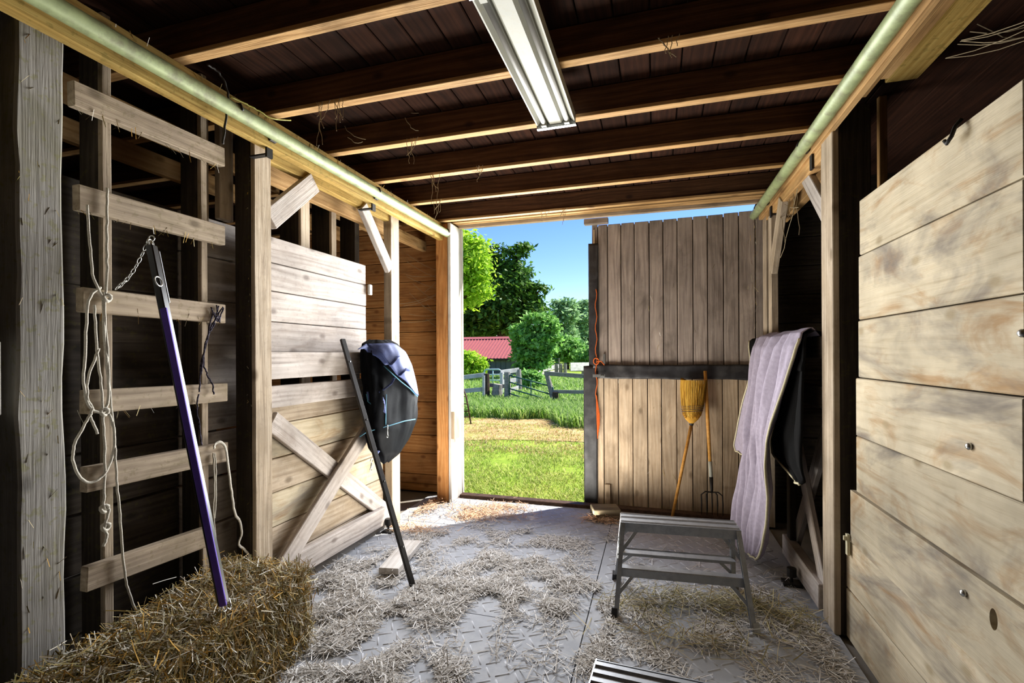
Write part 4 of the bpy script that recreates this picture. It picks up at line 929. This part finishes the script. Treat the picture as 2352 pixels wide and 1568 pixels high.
for a, b in (((1150, 855), (1192, 849)), ((1155, 877), (1192, 871)), ((1168, 898), (1194, 889))): rail(fm_, a[0], a[1], 16.4, b[0], b[1], 17.2, .16, M['fencew'])
post(fm_, 1191, 848, 17.2, .10, M['fence'], .04); post(fm_, 1152, 855, 16.4, .07, M['fencew'])
rail(fm_, 1124, 884, 15.2, 1160, 887, 15.4, .13, M['fence'])
gp = tag(MB().tube([(at(1166, 930, 14.85).x, 14.85, GZ - .05), at(1166, 890, 14.85), at(1165, 854, 14.85)], [.115, .105, .10], 10).build('gate_post', M['fence']), 'round grey gate post carrying the dark green gate', 'post')
gg = thing('metal_gate', 'dark green tubular farm gate sagging to the right', 'gate', (at(1220, 920, 14.8).x, 14.8, GZ))
L4 = [(862, 887), (877, 906), (892, 919), (903, 932), (914, 940)]
for k, (a, b) in enumerate(L4): MB().tube([at(1170, a, 14.75), at(1266 if k < 3 else 1258, b, 14.75)], .022, 8).build('bar', M['gate'], gg, True)
MB().tube([at(1170, 914, 14.75), at(1170, 862, 14.75), at(1176, 860, 14.75)], .024, 8).build('frame', M['gate'], gg, True)
MB().tube([at(1258, 884, 14.75), at(1270, 890, 14.75), at(1271, 900, 14.75), at(1268, 921, 14.75)], .024, 8).build('frame', M['gate'], gg, True)
MB().tube([at(1219, 876, 14.73), at(1220, 932, 14.73)], .016, 6).build('stay', M['gate'], gg, True)
gw = thing('metal_gate', 'pale mint tubular gate behind the left board fence', 'gate', (at(1130, 900, 17).x, 17, GZ))
MB().tube([at(1112, 885, 17), at(1113, 851, 17), at(1118, 848, 17), at(1146, 848, 17), at(1151, 851, 17), at(1152, 885, 17)], .03, 8).build('frame', M['gatew'], gw, True)
for v in (860, 873, 884): MB().tube([at(1113, v, 17), at(1152, v, 17)], .024, 8).build('bar', M['gatew'], gw, True)
for u in (1132,): MB().tube([at(u, 848, 17), at(u, 886, 17)], .022, 8).build('stay', M['gatew'], gw, True)
st = at(1142, 920, 15.1)
tag(MB().tube([(st.x, 15.1, GZ), (st.x, 15.1, GZ + .35), (st.x + .03, 15.1, .42)], [.20, .16, .15], 9).build('stump', M['fence']), 'broken grey stump between the two gate posts', 'stump')
rk = thing('garden_rack', 'low rusty ladder-like rack beside the door jamb outside', 'rack', (at(1065, 950, 9.6).x, 9.6, GZ))
z0 = at(1070, 955, 9.6).z
MB().tube([at(1079, 958, 9.6), at(1071, 910, 9.7), at(1064, 893, 9.8), at(1055, 890, 9.9)], .018, 7).build('rail', M['rust'], rk, True)
MB().tube([at(1050, 958, 9.6), at(1046, 910, 9.7), at(1042, 890, 9.8)], .018, 7).build('rail', M['rust'], rk, True)
for v, u in ((910, 1071), (927, 1074), (944, 1077), (957, 1079)): MB().tube([at(u, v, 9.65), at(u - 28, v + 1, 9.65)], .013, 6).build('bar', M['rust'], rk, True)
MB().tube([at(1079, 958, 9.6), (at(1079, 958, 9.6).x + .03, 9.6, GZ)], .016, 6).build('foot', M['rust'], rk); MB().tube([at(1050, 958, 9.6), (at(1050, 958, 9.6).x, 9.6, GZ)], .016, 6).build('foot', M['rust'], rk)
ff = thing('board_fence', 'far pale board fence at the edge of the trees', 'fence', (at(1290, 850, 34).x, 34, GZ))
for a, b in (((1225, 852), (1290, 840)), ((1235, 862), (1290, 852)), ((1310, 838), (1400, 836)), ((1310, 846), (1400, 845))): rail(ff, a[0], a[1], 30, b[0], b[1], 36, .3, M['fencew'])
for u in (1278, 1288, 1298, 1340): post(ff, u, 836, 33, .13, M['fence'])
dg = thing('metal_gate', 'distant dark gate under the trees', 'gate', (at(1275, 840, 42).x, 42, GZ))
for v in (823, 828, 833, 838): MB().tube([at(1255, v, 42), at(1284, v + 1, 42)], .04, 6).build('bar', M['gate'], dg)
for u in (1255, 1263, 1284): MB().tube([at(u, 818 if u == 1263 else 822, 42), (at(u, 850, 42).x, 42, GZ)], .07, 6).build('post', M['fence'], dg)

# ---- shed
sh = thing('shed', 'low grey shed with a ribbed red metal roof', 'shed', (-12, 32, GZ))
xl, xr, ye, yr, ze, zr_ = -19.0, -8.5, 30.0, 33.0, 1.15, 2.62
MB().box(((xl + xr) / 2 - .1, 33.1, (GZ + 1.2) / 2), (xr - xl - .5, 5.6, 1.3)).build('wall', M['shedw'], sh)
for s in (-1, 1):
    yb = yr + s * (yr - ye)
    MB().prism([(xl, yr, zr_), (xl, yb, ze), (xl, yb, ze - .06), (xl, yr, zr_ - .06)], (xr - xl, 0, 0)).build('roof_sheet', M['roof'], sh)
n = 46
for i in range(n):
    x = xl + (xr - xl) * i / (n - 1)
    board('rib', (x, yr - .02, zr_ + .02), (x, ye - .02, ze + .015), (1, 0, 0), .05, .045, M['roof'], sh, 0)
MB().prism([(xl - .05, yr - .3, zr_ - .08), (xl - .05, yr, zr_ + .09), (xl - .05, yr + .3, zr_ - .08)], (xr - xl + .1, 0, 0)).build('ridge_cap', M['roof'], sh)
board('fascia', (xl, ye - .03, ze - .08), (xr, ye - .03, ze - .08), (0, 0, 1), .12, .03, M['dark'], sh)
for i in range(30):
    x = xl + .3 + i * .35; board('siding', (x, 30.28, GZ), (x, 30.28, 1.05), (1, 0, 0), .32, .02, M['shedw'], sh, 0)

# ---- trees
def tree(name, label, cat, base, top, crowns, nleaf, lsize, leafmat, barkmat, r0, lobes=None, group=None, seed=1, hollow=.55):
    """crowns: list of (centre, radii) ellipsoids; leaves sit in the outer shell in clumps"""
    rg = np.random.default_rng(seed); t = thing(name, label, cat, base, group); base = Vector(base); top = Vector(top)
    mb = MB(); mid = base.lerp(top, .5) + Vector((.05 * r0, 0, 0)); mb.tube([base - Vector((0, 0, .1)), base.lerp(top, .2), mid, top], [r0 * 1.25, r0, r0 * .75, r0 * .3], 9)
    for c, r in crowns:
        c = Vector(c); s = base.lerp(top, min(.9, max(.25, (c.z - base.z) / max(.1, top.z - base.z) * .7)))
        mb.tube([s, s.lerp(c, .5) + Vector((0, 0, .05 * r[2])), c, c + Vector((r[0] * .3, 0, r[2] * .5))], [r0 * .5, r0 * .32, r0 * .18, r0 * .05], 6)
    mb.build('trunk', barkmat, t)
    vol = np.array([r[0] * r[1] * r[2] for c, r in crowns]) ** .67; vol /= vol.sum(); V = np.zeros((nleaf * 4, 3)); k = 0
    clumps = []
    for ci, (c, r) in enumerate(crowns):
        m = max(6, int(nleaf * vol[ci] / 46)); c = np.array(c); r = np.array(r)
        d = rg.normal(0, 1, (m, 3)); d /= np.linalg.norm(d, axis=1)[:, None]; rad = rg.uniform(hollow, 1.0, m) ** .6
        for j in range(m): clumps.append((c + d[j] * r * rad[j], d[j], min(r) * .26 + lsize, ci))
    per = nleaf // len(clumps)
    for (p, d, sz, ci) in clumps:
        q = p + rg.normal(0, 1, (per, 3)) * np.array((sz, sz, sz * .55)) * .75
        for j in range(per):
            nrm = rg.normal(0, .7, 3) + (0, 0, .9) + d * .4; nrm /= np.linalg.norm(nrm); a = np.cross(nrm, rg.normal(0, 1, 3)); a /= np.linalg.norm(a); b = np.cross(nrm, a)
            L = lsize * rg.uniform(.6, 1.3); w = L * .5
            V[k:k + 4] = (q[j] - a * L, q[j] + b * w - nrm * L * .15, q[j] + a * L, q[j] - b * w - nrm * L * .15); k += 4
    V = V[:k]; Fc = np.arange(k).reshape(-1, 4)
    o = link('foliage', np_mesh('foliage', V - np.array(base), Fc), leafmat, Matrix.Translation(base), t); o['kind'] = 'stuff'; return t
def cr(u, v, Y, ru, rv, depth=None):
    c = at(u, v, Y); d = (c - CAMP).dot(Vector((-math.sin(YAW), math.cos(YAW), 0))); s = d / F_PX
    return (tuple(c), (ru * s, (depth or ru) * s, rv * s))
def gb(u, Y): p = at(u, 860, Y); return (p.x, Y, GZ)
tree('maple_tree', 'bright yellow-green maple at the left edge of the doorway view', 'tree', gb(1035, 26), at(1035, 560, 26), [cr(1055, 620, 26, 62, 70), cr(1085, 660, 26, 38, 35), cr(1090, 590, 26, 34, 42), cr(1060, 560, 26, 30, 28), cr(1020, 640, 26, 70, 70)], 9000, .17, M['leaf_b'], M['bark'], .35, seed=3)
tree('shade_tree', 'big dark green tree behind the red-roofed shed', 'tree', gb(1150, 40), at(1160, 600, 40), [cr(1150, 690, 40, 70, 75), cr(1205, 650, 40, 32, 34), cr(1165, 630, 40, 40, 50), cr(1130, 580, 40, 14, 24), cr(1190, 578, 40, 18, 14), cr(1205, 568, 40, 14, 8), cr(1235, 672, 40, 24, 17), cr(1225, 710, 40, 30, 24), cr(1100, 720, 40, 60, 50), cr(1180, 735, 40, 55, 30), cr(1150, 600, 40, 20, 34), cr(1060, 700, 40, 60, 70)], 17000, .24, M['leaf_d'], M['bark'], .5, seed=4)
tree('locust_tree', 'feathery green tree overhanging the right end of the red roof', 'tree', gb(1215, 27), at(1225, 760, 27), [cr(1215, 765, 27, 30, 16), cr(1188, 752, 27, 14, 8), cr(1262, 772, 27, 22, 10), cr(1205, 812, 27, 26, 18), cr(1238, 730, 27, 26, 10), cr(1250, 800, 27, 24, 9), cr(1235, 838, 27, 22, 10), cr(1203, 845, 27, 12, 10), cr(1270, 742, 27, 12, 7), cr(1225, 785, 27, 34, 12), cr(1255, 752, 27, 18, 8), cr(1195, 790, 27, 14, 9), cr(1246, 820, 27, 18, 8)], 9000, .17, M['leaf_l'], M['bark'], .16, seed=5)
tree('poplar_tree', 'slender pale poplar in the middle of the background trees', 'tree', gb(1300, 62), at(1300, 700, 62), [cr(1296, 735, 62, 26, 42), cr(1285, 705, 62, 14, 16), cr(1305, 700, 62, 14, 12), cr(1300, 790, 62, 28, 30)], 4500, .34, M['leaf_p'], M['barkp'], .22, seed=6)
tree('poplar_tree', 'tall pale poplar close to the barn door edge', 'tree', gb(1342, 78), at(1342, 700, 78), [cr(1344, 735, 78, 22, 40), cr(1338, 705, 78, 14, 16), cr(1345, 780, 78, 20, 34)], 4200, .36, M['leaf_p'], M['barkp'], .22, seed=7)
tree('poplar_tree', 'third poplar standing far back beyond the door edge', 'tree', gb(1385, 88), at(1385, 690, 88), [cr(1388, 740, 88, 26, 46), cr(1380, 790, 88, 26, 36)], 3000, .4, M['leaf_p'], M['barkp'], .24, seed=17)
tree('sapling', 'bushy bright sapling below the poplars', 'tree', gb(1305, 48), at(1305, 780, 48), [cr(1300, 800, 48, 30, 26), cr(1330, 812, 48, 22, 18), cr(1275, 805, 48, 22, 22)], 5000, .24, M['leaf_l'], M['bark'], .12, seed=8)
tree('shrub', 'rounded yellow-green shrub in front of the grey shed wall', 'shrub', gb(1080, 24), at(1080, 840, 24), [cr(1080, 836, 24, 28, 24), cr(1065, 822, 24, 20, 18), cr(1095, 845, 24, 16, 18)], 3500, .13, M['leaf_b'], M['bark'], .05, seed=9)
tree('shrub', 'low leafy shrub beside the far fence near the barn door', 'shrub', gb(1345, 44), at(1345, 820, 44), [cr(1345, 822, 44, 20, 16), cr(1375, 815, 44, 30, 22)], 2600, .22, M['leaf_l'], M['bark'], .06, seed=10)
tree('shrub', 'sparse tall weed bush beneath the feathery tree', 'shrub', gb(1222, 19), at(1222, 870, 19), [cr(1222, 875, 19, 16, 20), cr(1212, 862, 19, 12, 12)], 1600, .10, M['leaf_l'], M['bark'], .03, seed=12)
for i, (u, v, Y, r) in enumerate(((1180, 800, 80, 50), (1270, 790, 104, 44), (1085, 790, 92, 56), (1330, 790, 124, 44), (1420, 790, 96, 44))):
    tree('woodland_tree', ('dark woodland tree glimpsed behind the shed roof', 'dark woodland tree behind the slender poplar', 'dark woodland tree hidden behind the maple', 'dark woodland tree behind the tall poplar', 'woodland tree beyond the barn door edge')[i], 'tree', gb(u, Y), at(u, v - 20, Y), [cr(u, v, Y, r, 44, 30), cr(u + 20, v + 20, Y, r * .8, 34, 30)], 2600, .5, M['leaf_d'], M['bark'], .3, seed=20 + i)

# ================================================================== LOOSE STRAW AND COBWEBS
def fl(u, v): return on_z(u, v, 0)
spots = []   # (x, y, sx, sy, weight, height)
for (u, v, sx, sy, w, h) in ((760, 1330, .16, .22, 3, .02), (860, 1380, .22, .20, 4, .022), (960, 1380, .22, .16, 4, .02), (1060, 1350, .2, .14, 3.4, .018), (1160, 1385, .12, .07, 2.4, .022), (1200, 1340, .14, .08, 1.6, .015), (1130, 1290, .22, .10, 1.6, .01),
                             (1230, 1290, .16, .10, 1.5, .012), (1290, 1330, .10, .10, 1.6, .014), (900, 1285, .16, .16, 2.0, .015), (1020, 1240, .2, .10, 1.3, .008), (760, 1430, .16, .12, 3.2, .02), (850, 1470, .14, .10, 2.2, .015), (730, 1510, .14, .12, 3.0, .02), (900, 1540, .2, .08, 2.2, .015), (1010, 1540, .10, .06, 1.2, .015),
                             (1270, 1395, .07, .05, 1.0, .018), (820, 1560, .2, .08, 2.4, .02), (690, 1560, .12, .12, 2.4, .02), (1290, 1250, .14, .14, .7, .006), (1180, 1230, .3, .14, .9, .006), (1380, 1420, .05, .25, 1.5, .014), (1370, 1480, .05, .15, 1.6, .014), (1390, 1330, .06, .30, 1.5, .012), (1400, 1260, .05, .25, .7, .008),
                             (1480, 1400, .2, .12, .8, .008), (1600, 1440, .3, .12, .9, .008), (1760, 1400, .14, .2, 1.0, .01), (1860, 1440, .08, .3, 1.2, .012), (1930, 1520, .05, .2, 1.0, .012), (1640, 1380, .2, .1, .8, .008), (1560, 1510, .3, .08, .6, .006), (1390, 1190, .12, .06, .5, .01), (1200, 1420, .5, .5, .35, .003), (1650, 1480, .4, .4, .35, .003), (1500, 1300, .5, .4, .12, .003)):
    p = fl(u, v); spots.append((p.x, p.y, sx, sy, w, h))
wts = np.array([s[4] * (s[2] * s[3]) ** .5 for s in spots]); wts /= wts.sum()
def on_floor(x, y): return -2.05 < x < .80 and .9 < y < 4.35
def gen_floor():
    while 1:
        s = spots[rng.choice(len(spots), p=wts)]; x, y = s[0] + rng.normal(0, s[2] * .72), s[1] + rng.normal(0, s[3] * .72)
        if on_floor(x, y) and rng.random() < .38 + 2.3 * nz(x, y, 5.0, 2): break
    return np.array((x, y, .006 + rng.exponential(s[5] * .32))), np.array((rng.normal(), rng.normal(), rng.normal(0, .09))), .03 + rng.exponential(.032), rng.uniform(.002, .0048)
tag(straws(46000, gen_floor, 0, 'loose_straw', M['straw']), 'dusty pale straw scattered over the stall mats', 'straw')
def heap(sp, n, name, mat, label, Lm=.12, hh=.012):
    sp = [(fl(u, v), sx, sy) for u, v, sx, sy in sp]
    def g():
        while 1:
            p, sx, sy = sp[rng.integers(len(sp))]; x, y = p.x + rng.normal(0, sx), p.y + rng.normal(0, sy)
            if on_floor(x, y): break
        return np.array((x, y, .006 + rng.exponential(hh))), np.array((rng.normal(), rng.normal(), rng.normal(0, .15))), rng.uniform(.03, Lm), rng.uniform(.002, .0045)
    tag(straws(n, g, 0, name, mat), label, 'straw')
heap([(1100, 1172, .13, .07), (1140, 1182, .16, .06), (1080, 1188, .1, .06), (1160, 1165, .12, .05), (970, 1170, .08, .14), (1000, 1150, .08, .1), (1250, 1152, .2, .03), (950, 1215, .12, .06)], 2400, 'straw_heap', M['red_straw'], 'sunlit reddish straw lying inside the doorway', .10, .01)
heap([(1660, 1400, .14, .08), (1780, 1400, .12, .10), (1600, 1470, .2, .06), (1700, 1390, .12, .06), (1480, 1395, .12, .06), (1840, 1440, .08, .1), (1600, 1375, .16, .05)], 1100, 'green_hay', M['green_hay'], 'wisps of greenish hay around the feet of the whole step stool', .2, .012)
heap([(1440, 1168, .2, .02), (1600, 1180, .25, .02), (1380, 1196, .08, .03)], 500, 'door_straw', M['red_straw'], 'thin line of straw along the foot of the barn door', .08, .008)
# hanging wisps caught on timber
def gen_w():
    k = rng.integers(6)
    if k == 0: p = np.array((.80 + rng.normal(0, .02), 4.36 + rng.normal(0, .03), rng.uniform(1.6, 2.55)))
    elif k == 1: p = np.array((-2.10, rng.uniform(1.27, 1.93), rng.choice((1.955, 2.345, 1.57, 1.17))))
    elif k == 2: p = np.array((rng.choice((-2.05, -2.10)), rng.uniform(1.07, 1.2), rng.uniform(.4, 2.6)))
    elif k == 3: p = np.array((-2.09, rng.choice((2.07, 2.19)), rng.uniform(.3, 2.4)))
    elif k == 4: p = np.array((.2 + rng.normal(0, .4), 4.495, rng.uniform(.1, 2.4)))
    else: p = np.array((-1.93, rng.uniform(1.2, 4), 2.635))
    return p, np.array((rng.normal(0, .5), rng.normal(0, .5), -1)), rng.uniform(.02, .07), rng.uniform(.0015, .003)
tag(straws(420, gen_w, 0, 'hanging_wisps', M['hay']), 'single hay stalks caught on posts, rungs and boards', 'straw')
cw = MB()
def strand(a, b, sag, r=.0016):
    a, b = Vector(a), Vector(b); cw.tube([a.lerp(b, t) + Vector((random.uniform(-.006, .006), 0, -sag * 4 * t * (1 - t))) for t in np.linspace(0, 1, 7)], r, 4)
for (u, v, Y, L) in ((1000, 340, 3.02, .22), (1005, 440, 3.55, .16), (780, 210, 2.01, .2), (945, 270, 2.5, .16), (1290, 450, 4.1, .14), (1250, 470, 4.1, .1), (740, 130, 2.01, .22), (1540, 40, 2.0, .1), (1100, 350, 3.0, .1)):
    a = at(u, v, Y)
    for k in range(5): strand((a.x + random.uniform(-.05, .05), Y, H + .01), (a.x + random.uniform(-.03, .03), Y - .01, H - L * random.uniform(.3, 1)), random.uniform(-.01, .02))
for k in range(14):
    z = random.uniform(1.55, 2.35); strand((-1.99, 4.43, z), (-2.2 - random.random() * .35, 4.44, z + random.uniform(-.25, .3)), .03)
for k in range(9): strand((.86, 3.6 + random.uniform(-.3, .3), 2.42), (.84, 3.5 + random.uniform(-.25, .25), 2.05 + random.uniform(0, .3)), .01, .002)
for k in range(8): strand((1.2, 2.4 + random.uniform(-.2, .2), 2.66), (1.5, 2.1 + random.uniform(-.3, .3), 2.62 + random.uniform(-.05, .1)), .06, .002)
for (u0, v0, u1, v1) in ((790, 290, 840, 320), (900, 235, 960, 260), (930, 270, 960, 300), (800, 315, 835, 325)): strand(at(u0, v0, 2.5), at(u1, v1, 2.5), .02, .002)
tag(cw.build('cobwebs', M['web']), 'dusty cobwebs hanging from joists and corners', 'cobweb', None, 'stuff')
